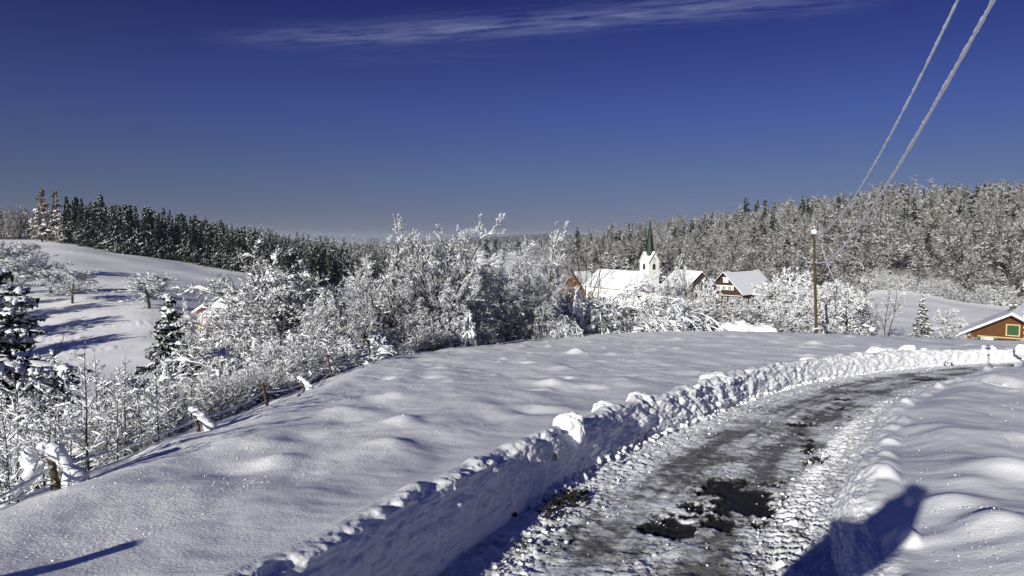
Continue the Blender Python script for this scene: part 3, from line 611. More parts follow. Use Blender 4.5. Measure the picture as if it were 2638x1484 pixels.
def spruce(seed, H, wid=0.2, n1=110, n2=9, thick=0.09, nr=0.07, gap=0.2, base=0.06, name='spruce', crownm=('needle', 'treesnow'), droop=-0.12, n3=0, rag=0.25, snowk=4):
    """a conifer: stem, whorls of hanging branches with needles, snow pads lying on them"""
    p = Plant(seed); rg = p.rg; P, R = grow(rg, np.array([[0, 0, -0.3]]), np.array([[0, 0, 1.0]]), np.array([H]), np.array([H*0.014]), 10, 0.01, 0, 0.12); p.tubes(P, R, 7, p.trunk, 0)
    shape = lambda t: (1.03-t)**0.95*(1-rag+2*rag*rg.random(t.shape))*np.clip(0.5+t*5, 0, 1)
    P1, d1, l1, r1, t1 = spawn(rg, P, R, np.array([H]), n1, base, 0.99, 1.62, 0.07, wid, flat=1.0, tpow=1.05, shape=shape, rr=0.25)
    d1[:, 2] = np.where(t1 > 0.75, 0.25, -0.05)[:]; d1 = unit(d1); l1 = np.maximum(l1, 0.15)
    K = 5; P1, R1 = grow(rg, P1, d1, l1, np.full(len(P1), nr*0.55), K, 0.06, droop, 0.3)
    def pad(P_, R_, w): return R_*w
    p.tubes(P1, R1*(0.6+0.8*rg.random(R1.shape)), 3, p.crown, 0); p.snow(P1, R1, thick, p.crown, k=snowk, gap=gap, lump=0.45)
    P2, d2, l2, r2, t2 = spawn(rg, P1, R1, l1, n2, 0.12, 1.0, 0.85, 0.15, 0.42, flat=0.85, shape=lambda t: 1.05-0.6*t, rr=1)
    P2, R2 = grow(rg, P2, d2, np.maximum(l2, 0.1), np.full(len(P2), nr), 3, 0.10, droop*2.0, 0.35); R2 = R2*(0.5+1.0*rg.random(R2.shape)); p.tubes(P2, R2, 3, p.crown, 0); p.snow(P2, R2*0.7, thick*0.85, p.crown, k=snowk, gap=gap*1.5, lump=0.5)
    if n3:
        P3, d3, l3, r3, t3 = spawn(rg, P2, R2, l2, n3, 0.1, 1.0, 0.9, 0.2, 0.5, flat=0.5, rr=1)
        P3, R3 = grow(rg, P3, d3, np.maximum(l3, 0.06), np.full(len(P3), nr*0.5), 2, 0.1, droop*3, 0.4); p.tubes(P3, R3, 3, p.crown, 0); p.snow(P3, R3, thick*0.5, p.crown, k=snowk, gap=gap*2)
    # hanging sprays of needles under the branches
    nd = len(P1)*6; i = rg.integers(0, len(P1), nd); k = rg.integers(1, K+1, nd); b = P1[i, k]+rg.normal(0, nr*0.8, (nd, 3)); L_ = nr*(2.0+3*rg.random(nd)); sx = rg.normal(0, 1, (nd, 3)); sx[:, 2] = 0; sx = unit(sx)*(nr*0.9)
    v = np.stack([b-sx, b+sx, b+np.stack([0*L_, 0*L_, -L_], 1)], 1).reshape(-1, 3); p.crown.add(v, None, np.arange(nd*3).reshape(-1, 3), 0)
    return p.meshes(name, 'bark', crownm)

def arch_bush(seed, n=60, L=5.5, W=4.0, thick=0.13, name='bush'):
    """long canes bent right over by snow, with hanging twigs"""
    p = Plant(seed); rg = p.rg; a = rg.random(n)*6.28; el = 0.5+0.9*rg.random(n)
    pos = np.stack([rg.normal(0, W*0.22, n), rg.normal(0, W*0.12, n), np.full(n, -0.2)], 1); d = np.stack([np.cos(a)*np.cos(el)*1.4, np.sin(a)*np.cos(el)*0.8, np.sin(el)], 1)
    P, R = grow(rg, pos, d, L*(0.75+0.45*rg.random(n)), np.full(n, 0.028), 12, 0.06, -0.42, 0.25); p.tubes(P, R, 4, p.trunk, 0)
    p.snow(P, R, thick*0.42, p.crown, k=6, gap=0.3, lump=0.55)
    P1, d1, l1, r1, t1 = spawn(rg, P, R, np.full(n, L), 18, 0.12, 1.0, 0.8, 0.3, 0.24, flat=0.2, rr=0.5)
    P1, R1 = grow(rg, P1, d1, l1, np.full(len(P1), 0.010), 5, 0.15, -0.35, 0.4); p.tubes(P1, R1, 3, p.crown, 0); p.snow(P1, R1, thick*0.40, p.crown, k=5, gap=0.35)
    P2, d2, l2, r2, t2 = spawn(rg, P1, R1, l1, 11, 0.1, 1.0, 0.9, 0.3, 0.42, rr=0.6)
    P2, R2 = grow(rg, P2, d2, l2, np.full(len(P2), 0.007), 3, 0.2, -0.25, 0.5); p.tubes(P2, R2, 3, p.crown, 0); p.snow(P2, R2, thick*0.30, p.crown, k=4, gap=0.4)
    return p.meshes(name)

def shrub(seed, H=2.2, n=26, thick=0.035, spread=0.5, name='shrub', n1=9, n2=6, trop=0.06, droop=0.0, crownm=('twig', 'treesnow')):
    p = Plant(seed); rg = p.rg; a = rg.random(n)*6.28; s = spread*rg.random(n)**0.6
    pos = np.stack([np.cos(a)*s*0.5*H*0.6, np.sin(a)*s*0.5*H*0.6, np.full(n, -0.15)], 1); d = np.stack([np.cos(a)*s, np.sin(a)*s, np.ones(n)], 1); L = H*(0.55+0.55*rg.random(n))
    P, R = grow(rg, pos, d, L, np.full(n, 0.016), 7, 0.07, trop-droop, 0.3); p.tubes(P, R, 4, p.trunk, 0); p.snow(P, R, thick*0.9, p.crown, k=5, gap=0.35)
    P1, d1, l1, r1, t1 = spawn(rg, P, R, L, n1, 0.15, 1.0, 0.75, 0.2, 0.34, rr=0.5)
    P1, R1 = grow(rg, P1, d1, l1, np.full(len(P1), 0.008), 4, 0.14, trop-droop, 0.4); p.tubes(P1, R1, 3, p.crown, 0); p.snow(P1, R1, thick, p.crown, k=5, gap=0.25)
    P2, d2, l2, r2, t2 = spawn(rg, P1, R1, l1, n2, 0.15, 1.0, 0.85, 0.25, 0.45, rr=0.6)
    P2, R2 = grow(rg, P2, d2, l2, np.full(len(P2), 0.006), 3, 0.2, trop-droop, 0.5); p.tubes(P2, R2, 3, p.crown, 0); p.snow(P2, R2, thick*0.8, p.crown, k=4, gap=0.4)
    return p.meshes(name, 'bark', crownm)

def sapling(seed, H=3.2, name='sapling', thick=0.026, n1=26, n2=6):
    """a slim young tree: straight stem, upswept side shoots with flat pads of snow"""
    p = Plant(seed); rg = p.rg; P, R = grow(rg, np.array([[0, 0, -0.2]]), np.array([[0.05, 0, 1.0]]), np.array([H]), np.array([0.028]), 12, 0.03, 0, 0.15); p.tubes(P, R, 6, p.trunk, 0)
    P1, d1, l1, r1, t1 = spawn(rg, P, R, np.array([H]), n1, 0.08, 0.99, 1.05, 0.15, 0.36, flat=1.0, shape=lambda t: (1.02-t)**0.7, rr=0.4)
    l1 = np.maximum(l1, 0.12); P1, R1 = grow(rg, P1, d1, l1, np.full(len(P1), 0.008), 7, 0.08, 0.02, 0.4); p.tubes(P1, R1, 4, p.crown, 0); p.snow(P1, R1, thick, p.crown, k=6, gap=0.35, lump=0.55)
    P2, d2, l2, r2, t2 = spawn(rg, P1, R1, l1, n2, 0.15, 1.0, 0.8, 0.2, 0.42, flat=0.7, rr=0.6)
    P2, R2 = grow(rg, P2, d2, np.maximum(l2, 0.08), np.full(len(P2), 0.005), 4, 0.12, 0.02, 0.5); p.tubes(P2, R2, 3, p.crown, 0); p.snow(P2, R2, thick*0.75, p.crown, k=5, gap=0.3, lump=0.55)
    P3, R3 = P[:, 8:], R[:, 8:]; p.snow(P3, R3, 0.03, p.crown, k=6, gap=0.2)
    return p.meshes(name)

def snow_cone(seed, H, r, name):
    """a small evergreen buried in snow: a drooping column of heavy pads with twigs showing below"""
    p = Plant(seed); rg = p.rg; P, R = grow(rg, np.array([[0, 0, -0.2]]), np.array([[0.0, 0, 1.0]]), np.array([H]), np.array([0.05]), 6, 0.04, 0, 0.3); p.tubes(P, R, 6, p.trunk, 0)
    n = 34; t = np.linspace(0.2, 1.0, n); a = rg.random(n)*6.28; rr_ = r*(1.05-t)**0.75
    pos = np.stack([np.cos(a)*rr_*0.1, np.sin(a)*rr_*0.1, t*H], 1); d = np.stack([np.cos(a), np.sin(a), 0*a-0.3], 1)
    P1, R1 = grow(rg, pos, d, rr_*1.6+0.25, np.full(n, 0.03), 7, 0.05, -0.5, 0.6); p.tubes(P1, R1, 4, p.crown, 0); CLUMP[0] = 0.0; p.snow(P1, R1, 0.26*r, p.crown, k=10, gap=0.0, lump=0.30)
    P2, d2, l2, r2, t2 = spawn(rg, P1, R1, rr_*1.6+0.25, 14, 0.3, 1.0, 0.7, 0.3, 0.35, rr=0.5); P2, R2 = grow(rg, P2, d2, l2+0.1, np.full(len(P2), 0.02), 3, 0.1, -0.3, 0.4); p.tubes(P2, R2, 3, p.crown, 0); p.snow(P2, R2, 0.07*r+0.01, p.crown, k=5, gap=0.3)
    P3, R3 = P[:, 3:], R[:, 3:]; p.snow(P3, R3, 0.24*r, p.crown, k=10, gap=0, lump=0.2); CLUMP[0] = 1.0
    return p.meshes(name, 'bark', ('needle', 'treesnow'))

def plant(name, meshes, loc, label, cat, group=None, s=1.0, rz=0.0, sz=None, tilt=(0, 0)):
    o = empty(name, loc, rz); o.scale = (s, s, s if sz is None else sz); o.rotation_euler = (tilt[0], tilt[1], rz)
    link('trunk', meshes[0], o); link('crown', meshes[1], o); tag(o, label, cat, group); return o
def at(u, d):
    """ground point straight ahead of a bearing at a forward distance"""
    x = (u-1319)/F*d*1.0; return x, d, gz(x, d)
def top_height(u, v, d, z): return unproj(u, v, d)[2]-z
rnd = random.Random(3)
RZ = lambda: rnd.random()*6.283

# --- the near hedge line beyond the field, tall trees first
def mesh_h(me):
    co = np.empty(len(me.vertices)*3, np.float32); me.vertices.foreach_get('co', co); return float(np.percentile(co[2::3], 99.93))
def put(kind, meshes, H0, u, vtop, d, name, label, cat, group=None, wid=1.0, lift=0.0):
    x, y, z = at(u, d); h = top_height(u, vtop, d, z); s = h/mesh_h(meshes[1])
    return plant(name, meshes, (x, y, z), label, cat, group, s=s*wid, sz=s, rz=RZ())
ASH = [deciduous(101, 11, stems=4, spread=0.22, n=(18, 13, 8), ang=(0.55, 0.55, 0.6), lr=(0.40, 0.42, 0.45), trop=(0.02, 0.30, 0.22), thick=(0.045, 0.052, 0.042), t0=0.2, gap=0.34, snowk=5, name='ash'),
       deciduous(102, 11, stems=3, spread=0.20, n=(20, 13, 8), ang=(0.55, 0.55, 0.6), lr=(0.40, 0.42, 0.45), trop=(0.02, 0.26, 0.2), thick=(0.045, 0.052, 0.042), t0=0.2, gap=0.34, snowk=5, name='ash')]
FRUIT = [deciduous(111, 6, stems=2, spread=0.5, n=(18, 16, 13), ang=(0.9, 0.8, 0.8), lr=(0.62, 0.42, 0.42), trop=(0.05, 0.02, 0.0), thick=(0.048, 0.038, 0.026), r0=0.018, t0=0.42, droop=0.05, flat=0.3, gap=0.42, snowk=5, name='fruit'),
         deciduous(112, 6, stems=3, spread=0.55, n=(14, 15, 13), ang=(0.85, 0.8, 0.8), lr=(0.6, 0.42, 0.42), trop=(0.03, 0.02, 0.0), thick=(0.048, 0.038, 0.026), r0=0.016, t0=0.40, droop=0.06, flat=0.3, gap=0.42, snowk=5, name='fruit')]
BIRCH = [deciduous(121, 9, stems=4, spread=0.35, n=(15, 14, 10), ang=(0.7, 0.8, 0.8), lr=(0.38, 0.45, 0.45), trop=(-0.16, -0.08, -0.10), thick=(0.06, 0.035, 0.026), gap=0.4, r0=0.009, t0=0.25, droop=0.18, name='birch'),
         deciduous(122, 9, stems=5, spread=0.30, n=(13, 14, 10), ang=(0.7, 0.8, 0.8), lr=(0.36, 0.45, 0.45), trop=(-0.1, 0.0, -0.05), thick=(0.06, 0.035, 0.026), gap=0.4, r0=0.009, t0=0.2, droop=0.12, name='birch')]
THIN = deciduous(131, 8, stems=4, spread=0.22, n=(9, 6, 4), ang=(0.45, 0.5, 0.5), lr=(0.4, 0.4, 0.4), trop=(0.03, 0.15, 0.1), thick=(0.018, 0.018, 0.02), r0=0.007, gap=0.6, twig_r=0.012, name='thin')
ROUND = [deciduous(141+i, 6, stems=1, spread=0.04, n=(34, 15, 9), ang=(1.15, 0.8, 0.8), lr=(0.50, 0.42, 0.42), trop=(0.0, 0.03, 0.02), thick=(0.07, 0.058, 0.046), gap=0.36, r0=0.024, t0=0.30, droop=0.09, shape=lambda t: 1.3-0.75*t, name='apple') for i in range(2)]
SHRUB = [shrub(151+i, 2.6, 26, 0.027, 0.55, n1=12, n2=9, name='shrub') for i in range(3)]
DROOP = [shrub(161+i, 3.0, 22, 0.045, 0.75, trop=-0.05, droop=0.22, n1=12, n2=8, name='droop') for i in range(2)]
SAP = [sapling(171+i) for i in range(4)]
ARCH = [arch_bush(181, n=120, W=5), arch_bush(182, n=90, L=4.6, W=4)]
HEDGE = [shrub(191+i, 2.4, 46, 0.022, 0.9, n1=10, n2=8, name='brush') for i in range(2)]
CONE = [snow_cone(201, 2.8, 0.8, 'buried'), snow_cone(202, 3.4, 0.75, 'buried')]
SPR_HI = [spruce(211, 9, wid=0.24, n1=170, n2=13, n3=5, thick=0.06, nr=0.07, gap=0.28, name='spruce', base=0.1), spruce(212, 11, wid=0.27, n1=150, n2=14, n3=5, thick=0.10, nr=0.07, gap=0.16, name='spruce', droop=-0.16)]

for i, (k, m, u, v, d, wid, lab) in enumerate([
    ('ash', 0, 1015, 553, 41, 1.1, 'tall upright many-stemmed tree with snow-clotted shoots, left of the pair rising highest over the hedge'),
    ('ash', 1, 1150, 550, 44, 1.1, 'tall upright tree with snowballed twig tips, right of the pair rising highest over the hedge'),
    ('ash', 1, 1415, 572, 60, 0.62, 'narrow upright snowy tree just left of the thin bare tree before the church'),
    ('ash', 0, 955, 655, 36, 0.75, 'lower snowy tree with dark slanting stems in front of the tall pair')]):
    put(k, ASH[m], 10.6, u, v, d, 'snowy_ash_tree', lab, 'tree', 'bare trees in the hedge line', wid)
for (m, u, v, d, wid, lab) in [
    (0, 735, 606, 42, 0.95, 'broad snow-laden fruit tree with forked dark limbs above the cream house'),
    (1, 700, 672, 40, 0.6, 'low spreading snow-heavy fruit tree covering the cream house roof'),
    (1, 850, 664, 44, 1.0, 'snowy fruit tree with long dark leaning limbs right of the cream house'),
    (1, 790, 700, 38, 0.9, 'middle snowy fruit tree with open dark limbs between the two broad ones'),
    (0, 905, 735, 30, 0.8, 'snowy tangled fruit tree with slanting bare stems behind the fence posts'),
    (0, 505, 742, 56, 0.35, 'outermost snowy fruit tree reaching over the white meadow left of the cream house')]:
    put('fruit', FRUIT[m], 5.7, u, v, d, 'snowy_fruit_tree', lab, 'tree', 'fruit trees on the slope', wid)
for (m, u, v, d, wid, lab) in [
    (0, 1262, 632, 52, 1.0, 'bowed birch with arched snowy top right of the tall pair'),
    (0, 1345, 622, 56, 1.0, 'bowed birch with thick snow on its arch, highest of the bent birches'),
    (1, 1215, 672, 47, 0.9, 'dense snowy birch filling the gap right of the tall pair'),
    (1, 1310, 690, 50, 1.0, 'snowy birch of many fine stems above the field edge bushes'),
    (1, 1390, 668, 50, 0.7, 'snow-bent birch left of the orange barn gable'),
    (0, 1075, 690, 39, 0.9, 'low birch thick with snow between the stems of the tall pair')]:
    put('birch', BIRCH[m], 8.0, u, v, d, 'bent_birch', lab, 'tree', 'snow-bent birches behind the field', wid)
put('thin', THIN, 7.6, 1505, 572, 62, 'thin_bare_tree', 'thin almost snow-free bare tree in front of the orange barn gable', 'tree')
for (m, u, v, d, wid, lab) in [
    (0, 1560, 706, 62, 1.25, 'huge snow-flattened bush of arching canes in front of the church nave'),
    (1, 1635, 745, 62, 0.85, 'arching snow-covered bush right of the huge one, below the church tower'),
    (1, 1460, 748, 60, 1.1, 'arching snowy bush with dark underside left of the huge one'), (0, 1395, 778, 52, 0.8, 'low arching snowy bush nearest the dip in the field edge')]:
    x, y, z = at(u, d); h = top_height(u, v, d, z); k_ = h/mesh_h(ARCH[m][1]); o = plant('arching_bush', ARCH[m], (x, y, z), lab, 'bush', 'bushes along the field crest', s=k_*wid, sz=k_, rz=0.1)
for (m, u, v, d, wid, lab) in [
    (0, 1206, 800, 39.5, 0.8, 'small evergreen buried in smooth snow like a white hooded figure, left one'),
    (1, 1490, 742, 56.5, 0.62, 'small evergreen buried in smooth snow standing against the orange barn')]:
    put('cone', CONE[m], (2.75, 3.35)[m], u, v, d, 'snow_buried_evergreen', lab, 'bush', None, wid)
hedge_spots = [(1345, 800, 53), (1395, 790, 55), (1300, 808, 50), (1250, 822, 47), (1530, 800, 63), (1610, 800, 64), (1720, 775, 66), (1755, 760, 67), (1795, 752, 69), (1832, 764, 68), (1868, 762, 68), (1905, 768, 69), (1945, 785, 70), (1815, 770, 66), (1885, 775, 66), (1775, 770, 70), (1160, 815, 42), (1100, 825, 40), (1040, 830, 38), (1990, 800, 71), (1685, 800, 66), (1420, 812, 57)]
for i, (u, v, d) in enumerate(hedge_spots):
    m = (HEDGE+SHRUB)[i % 5]; H0 = 2.3; wd = 1.25
    side = 'left of the church' if u < 1560 else ('below the church and chalet' if u < 1900 else 'left of the wooden pole')
    put('hedge', m, H0, u, v, d, 'hedge_bush', 'snow-dusted bare bush on the far edge of the field '+side, 'bush', 'bare bushes on the far edge of the field '+side, wd)
for (u, v, d, wd, lab) in [(1762, 655, 80, 0.75, 'snow-lumped bare tree standing right against the church tower'), (1728, 700, 76, 0.65, 'small snow-lumped tree hiding the foot of the church tower')]:
    put('r', ASH[0], 10.6, u, v, d, 'snow_lumped_tree', lab, 'tree', None, wd)
for (k, u, v, d, wd, lab) in [
    (0, 1985, 720, 84, 0.8, 'snowy round tree just right of the dark chalet wall'), (1, 2040, 690, 92, 0.8, 'snowy tree left of the wooden pole'),
    (1, 2085, 735, 80, 0.8, 'snowy tree directly behind the wooden pole'), (0, 2150, 720, 84, 0.8, 'snowy tree right of the wooden pole, left of the bare pair'),
    (1, 2190, 745, 80, 0.7, 'low snowy tree by the short snow-capped post'), (0, 2120, 770, 72, 0.8, 'low snowy tree at the foot of the wooden pole'),
    (0, 2452, 792, 84, 0.85, 'round frosted tree between the small spruce and the orange house'), (1, 1822, 716, 100, 0.5, 'snowy tree screening the dark barn gable left of the chalet'), (1, 1930, 765, 80, 0.8, 'small snowy tree in front of the chalet roof edge'), (0, 2020, 775, 76, 0.9, 'low wide snowy tree above the snow mound')]:
    put('r', ROUND[k], 6.2, u, v, d, 'snowy_round_tree', lab, 'tree', 'trees behind the wooden pole', wd)
THIN2 = deciduous(135, 9, stems=2, spread=0.12, n=(18, 8, 5), ang=(0.7, 0.7, 0.7), lr=(0.30, 0.42, 0.42), trop=(0.02, 0.1, 0.05), thick=(0.04, 0.04, 0.04), r0=0.011, gap=0.35, twig_r=0.012, name='alder')
for (u, v, d, lab) in [(2248, 705, 84, 'slim bare tree with dark trunk, left of the pair at the valley field'), (2290, 712, 86, 'slim bare tree with dark trunk, right of the pair at the valley field')]:
    put('t', THIN2, 8.8, u, v, d, 'slim_bare_tree', lab, 'tree', None, 0.9)
put('s', SPR_HI[0], 9.0, 2382, 757, 80, 'small_spruce', 'slim snowy spruce standing in front of the white valley field', 'spruce', None, 0.9)
for i, (u, v, d) in enumerate([(2310, 862, 68), (2350, 868, 68), (2420, 862, 72), (2470, 858, 70), (2440, 872, 66), (2500, 862, 74), (2265, 858, 70), (2210, 855, 69)]):
    put('h', (HEDGE+SHRUB)[i % 5], 2.3, u, v, d, 'low_bush', 'low snowy bush behind the road bank near the orange house', 'bush', 'low bushes behind the road bank', 1.7)
# big conifers on the left slope
x, y, z = at(432, 38); plant('blue_spruce', SPR_HI[0], (x, y, z), 'dark spruce heaped with snow below the lone apple tree', 'spruce', None, s=top_height(432, 745, 38, z)/9.0*1.25, sz=top_height(432, 745, 38, z)/9.0, rz=1.0)
x, y, z = at(-45, 19); h = top_height(-45, 660, 19, z); plant('cedar_tree', SPR_HI[1], (x, y, z), 'big shaded conifer with tiered snowy boughs cut by the left border', 'conifer', None, s=h/11*1.8, sz=h/11, rz=2.0)
x, y, z = at(-150, 30); h = top_height(-150, 560, 30, z); plant('cedar_tree', SPR_HI[1], (x, y, z), 'second conifer behind the shaded one at the left border', 'conifer', None, s=h/11, sz=h/11, rz=4.0)
# saplings and drooping shrubs behind the fence
sap = [(120, 1010, 7.6), (15, 1000, 7.4), (205, 868, 9.3), (60, 1060, 6.9), (300, 905, 10.4), (255, 980, 9.6), (380, 950, 11.5), (345, 1000, 10.6), (440, 930, 13), (160, 960, 9.8), (480, 985, 12.6), (420, 1010, 11.4), (520, 960, 14.5), (560, 985, 14.2), (90, 940, 9.0), (-20, 960, 8.6), (330, 940, 12.5), (600, 960, 16), (240, 900, 12), (30, 900, 11), (180, 1090, 7.7), (285, 1040, 9.0), (395, 1040, 10.4), (130, 900, 13), (480, 930, 15.5), (-40, 1080, 6.6)]
for i, (u, v, d) in enumerate(sap):
    x = min((u-1319)/F*d, -4.9-0.045*d); z = gz(x, d); h = max(top_height(u, v, d, z), 1.2)
    plant('young_tree', SAP[i % 4], (x, d, z), 'slim snow-feathered sapling just beyond the wire fence', 'sapling', 'saplings beyond the wire fence', s=h/3.1*(0.75 if h > 3.1 else 1.0), sz=h/3.1, rz=RZ())
for i, (u, v, d) in enumerate([(640, 950, 18), (700, 905, 21), (760, 830, 25), (870, 835, 27), (640, 945, 24), (560, 960, 22), (820, 880, 23), (930, 850, 31), (1000, 845, 34), (500, 945, 26), (690, 850, 30), (400, 985, 22), (320, 985, 24), (240, 1000, 20), (740, 960, 19), (800, 930, 21), (1080, 850, 38), (580, 960, 17), (500, 960, 30), (900, 890, 26), (120, 990, 16), (60, 960, 19), (350, 970, 17)]):
    x = min((u-1319)/F*d, -6.4-0.06*d if d < 30 else 9); z = gz(x, d); h = max(top_height(u, v, d, z), 0.7)
    plant('drooping_shrub', (DROOP+SHRUB)[(i*3) % 5], (x, d, z), 'snow-weighed shrub crowding the slope beyond the wire fence', 'shrub', 'shrubs on the slope beyond the fence', s=h/2.5*1.1, sz=h/2.5, rz=RZ())
for i in range(46):
    d = 6.5+32*rnd.random(); x = -5.3-0.045*d-0.3-1.3*rnd.random(); z = gz(x, d)
    plant('bramble', HEDGE[i % 2], (x, d, z), 'low snowy bramble tangle hugging the fence at the field edge', 'bramble', 'brambles along the fence', s=0.30+0.22*rnd.random(), rz=RZ())

# --- meadow fruit trees on the left and the sources of the long shadows outside the frame
for (m, u, v, d, wd, lab) in [
    (0, 183, 690, 163, 1.7, 'snowy apple tree with dark trunk, left of the two on the meadow'), (1, 380, 702, 160, 1.7, 'lone domed snowy apple tree standing on the white meadow'),
    (1, 128, 668, 178, 1.7, 'snowy apple tree behind the left meadow tree, touching it'), (0, 55, 655, 172, 1.7, 'snowy apple tree with thick trunk at the left edge of the meadow'),
    (1, 20, 618, 215, 1.5, 'farther large snowy fruit tree at the left border under the forest'), (0, 70, 622, 230, 1.4, 'rearmost snowy fruit tree on the upper left meadow')]:
    put('r', ROUND[m], 6.2, u, v, d, 'apple_tree', lab, 'tree', 'apple trees on the meadow', wd)
for i, (x, y, s) in enumerate([(-114, 136, 1.9), (-124, 149, 1.7), (-104, 118, 2.1), (-138, 163, 1.8), (-93, 106, 1.8), (-150, 182, 2.0), (-165, 196, 2.0), (-96, 100, 2.1)]):
    plant('orchard_tree', ROUND[i % 2], (x, y, gz(x, y)), 'snowy orchard tree outside the left border throwing a long shadow over the meadow', 'tree', 'orchard trees outside the left border', s=s, rz=RZ())

# ------------------------------------------------------------------ forests (individual trees, low detail meshes)
CLUMP[0] = 0.42
FSP = [spruce(301+i, 22, wid=0.17+0.025*(i % 4), n1=100, n2=6, thick=0.16, nr=0.32, gap=0.42, base=0.04+0.05*(i % 3), name='forest_spruce', rag=0.4, droop=-0.22, snowk=3) for i in range(8)]
FDE = [deciduous(321+i, 12, stems=1+i % 3, spread=0.25, n=(14, 10, 8), ang=(0.75, 0.8, 0.85), lr=(0.42, 0.45, 0.42), trop=(0.0, 0.08, 0.04), thick=(0.085, 0.068, 0.060), r0=0.012, t0=0.12, gap=0.50, twig_r=0.045, crownm=('frost', 'treesnow'), kk=3, snowk=3, name='forest_decid') for i in range(5)]
FLA = spruce(341, 28, wid=0.19, n1=95, n2=6, thick=0.34, nr=0.42, gap=0.35, base=0.08, name='forest_larch', crownm=('larch', 'treesnow'), rag=0.45, droop=-0.05)
CLUMP[0] = 1.0
frg = np.random.default_rng(8); taken = []
def free(x, y, r):
    for (a, b, c) in taken[-400:]:
        if (a-x)**2+(b-y)**2 < (0.5*(r+c))**2: return False
    taken.append((x, y, r)); return True
def forest(n, us, d_of, kinds, spacing, hs, name, label, cat, group, tries=40000):
    c = 0; k = 0; u0, u1 = us
    while c < n and k < tries:
        k += 1; u = u0+(u1-u0)*frg.random(); lo, hi, pw = d_of(u)
        if hi <= lo: continue
        d = lo+(hi-lo)*frg.random()**pw; x = (u-1319)/F*d
        if not free(x, d, spacing): continue
        m = kinds[frg.integers(0, len(kinds))]; s = (hs[0]+(hs[1]-hs[0])*frg.random())*(1.0 if len(hs) < 3 else hs[2](u))
        plant(name, m, (x, d, gz(x, d)-0.2), label, cat, group, s=s*(0.9+0.2*frg.random())*(1.25 if s < 0.8 and name == 'spruce_tree' else 1.0), sz=s, rz=6.28*frg.random()); c += 1
ip = lambda xs, ys: (lambda u: float(np.interp(u, xs, ys)))
edgeL = ip([-100, 0, 100, 165, 200, 330, 540, 640, 800, 950, 1050], [455, 450, 440, 395, 388, 372, 374, 352, 325, 360, 450])
# front row of the left forest edge, then the mass behind
forest(85, (165, 900), lambda u: (edgeL(u), edgeL(u)+22, 1.0), FSP, 4.6, (0.8, 1.3, ip([150, 450, 600, 700, 900], [1.15, 1.0, 0.9, 0.8, 0.65])), 'spruce_tree', 'dark snow-streaked spruce in the front row of the left forest above the meadow', 'spruce', 'front row spruces of the left forest')
forest(190, (190, 1010), lambda u: (edgeL(u)+20, edgeL(u)+max(240-0.10*abs(u-400), 120), 0.8), FSP, 6.0, (0.8, 1.15, ip([150, 450, 700, 900, 1010], [1.15, 1.0, 0.8, 0.6, 0.5])), 'spruce_tree', 'dark spruce in the mass of the left forest ridge', 'spruce', 'spruces on the left forest ridge')
forest(34, (-60, 165), lambda u: (edgeL(u), edgeL(u)+70, 0.8), FDE, 9.0, (1.3, 1.75), 'beech_tree', 'shaded frosted beech behind the brown larches at the far left', 'tree', 'frosted beeches at the far left')
forest(55, (560, 1010), lambda u: (edgeL(u)+5, edgeL(u)+240, 0.9), FDE, 8.0, (0.8, 1.25), 'frosted_tree', 'frosted broadleaf tree among the dark spruces of the left ridge', 'tree', 'frosted broadleaf trees on the left ridge')
for (u, v, d, lab) in [(112, 484, 392, 'tallest brownish frosted larch at the forest corner, left of two'), (147, 488, 396, 'tall brownish frosted larch at the forest corner, right of two'), (160, 560, 388, 'shorter frosted larch below the tall pair at the forest corner')]:
    put('l', FLA, 28, u, v, d, 'larch_tree', lab, 'larch', None, 1.05)
# right hillside
loR = ip([1380, 1500, 1650, 1800, 1950, 2100, 2200, 2300, 2450, 2638, 2750], [270, 262, 258, 250, 232, 205, 198, 196, 190, 186, 186])
hiR = ip([1380, 1500, 1650, 1800, 1950, 2100, 2300, 2638, 2750], [640, 620, 610, 590, 510, 450, 415, 410, 410])
forest(285, (1490, 2750), lambda u: (loR(u), hiR(u), 1.15), FDE, 7.2, (0.95, 1.5), 'frosted_tree', 'pale frosted broadleaf tree on the wooded hillside to the right', 'tree', 'frosted broadleaf trees on the right hillside')
forest(40, (2150, 2750), lambda u: (loR(u)-3, loR(u)+8, 1.0), SHRUB+HEDGE, 3.0, (1.3, 2.2), 'fringe_bush', 'snowy bush fringing the foot of the wooded hillside', 'bush', 'bushes fringing the hillside')
top_sp = [(1920, 505), (1945, 515), (1968, 510), (1990, 520), (2155, 497), (2172, 500), (2248, 475), (2060, 512), (2080, 508), (2100, 520), (2450, 478), (2480, 480), (2508, 472), (2540, 474), (2570, 482), (2590, 476), (2615, 473), (2380, 500), (2320, 505), (1760, 572), (1780, 566), (1800, 575), (2400, 560), (2290, 560), (2300, 600), (2130, 540), (2020, 540)]
for i, (u, v) in enumerate(top_sp):
    d = hiR(u)*(0.93 if i < 19 else 0.8)-10*frg.random(); x, y, z = at(u, d); h = top_height(u, v, d, z)
    if h < 9: h = 9+4*frg.random()
    if h > 26: h = 22
    plant('hill_spruce', FSP[i % 8], (x, y, z), 'dark pointed spruce standing out along the skyline of the right hillside', 'spruce', 'spruces on the right hillside skyline', s=h/22*1.25, sz=h/22, rz=RZ())
forest(105, (1520, 2700), lambda u: (loR(u)+10, hiR(u), 0.8), FSP, 4.0, (0.45, 0.80), 'hill_spruce', 'snow-dusted spruce scattered among the frosted trees of the right hillside', 'spruce', 'spruces scattered on the right hillside')
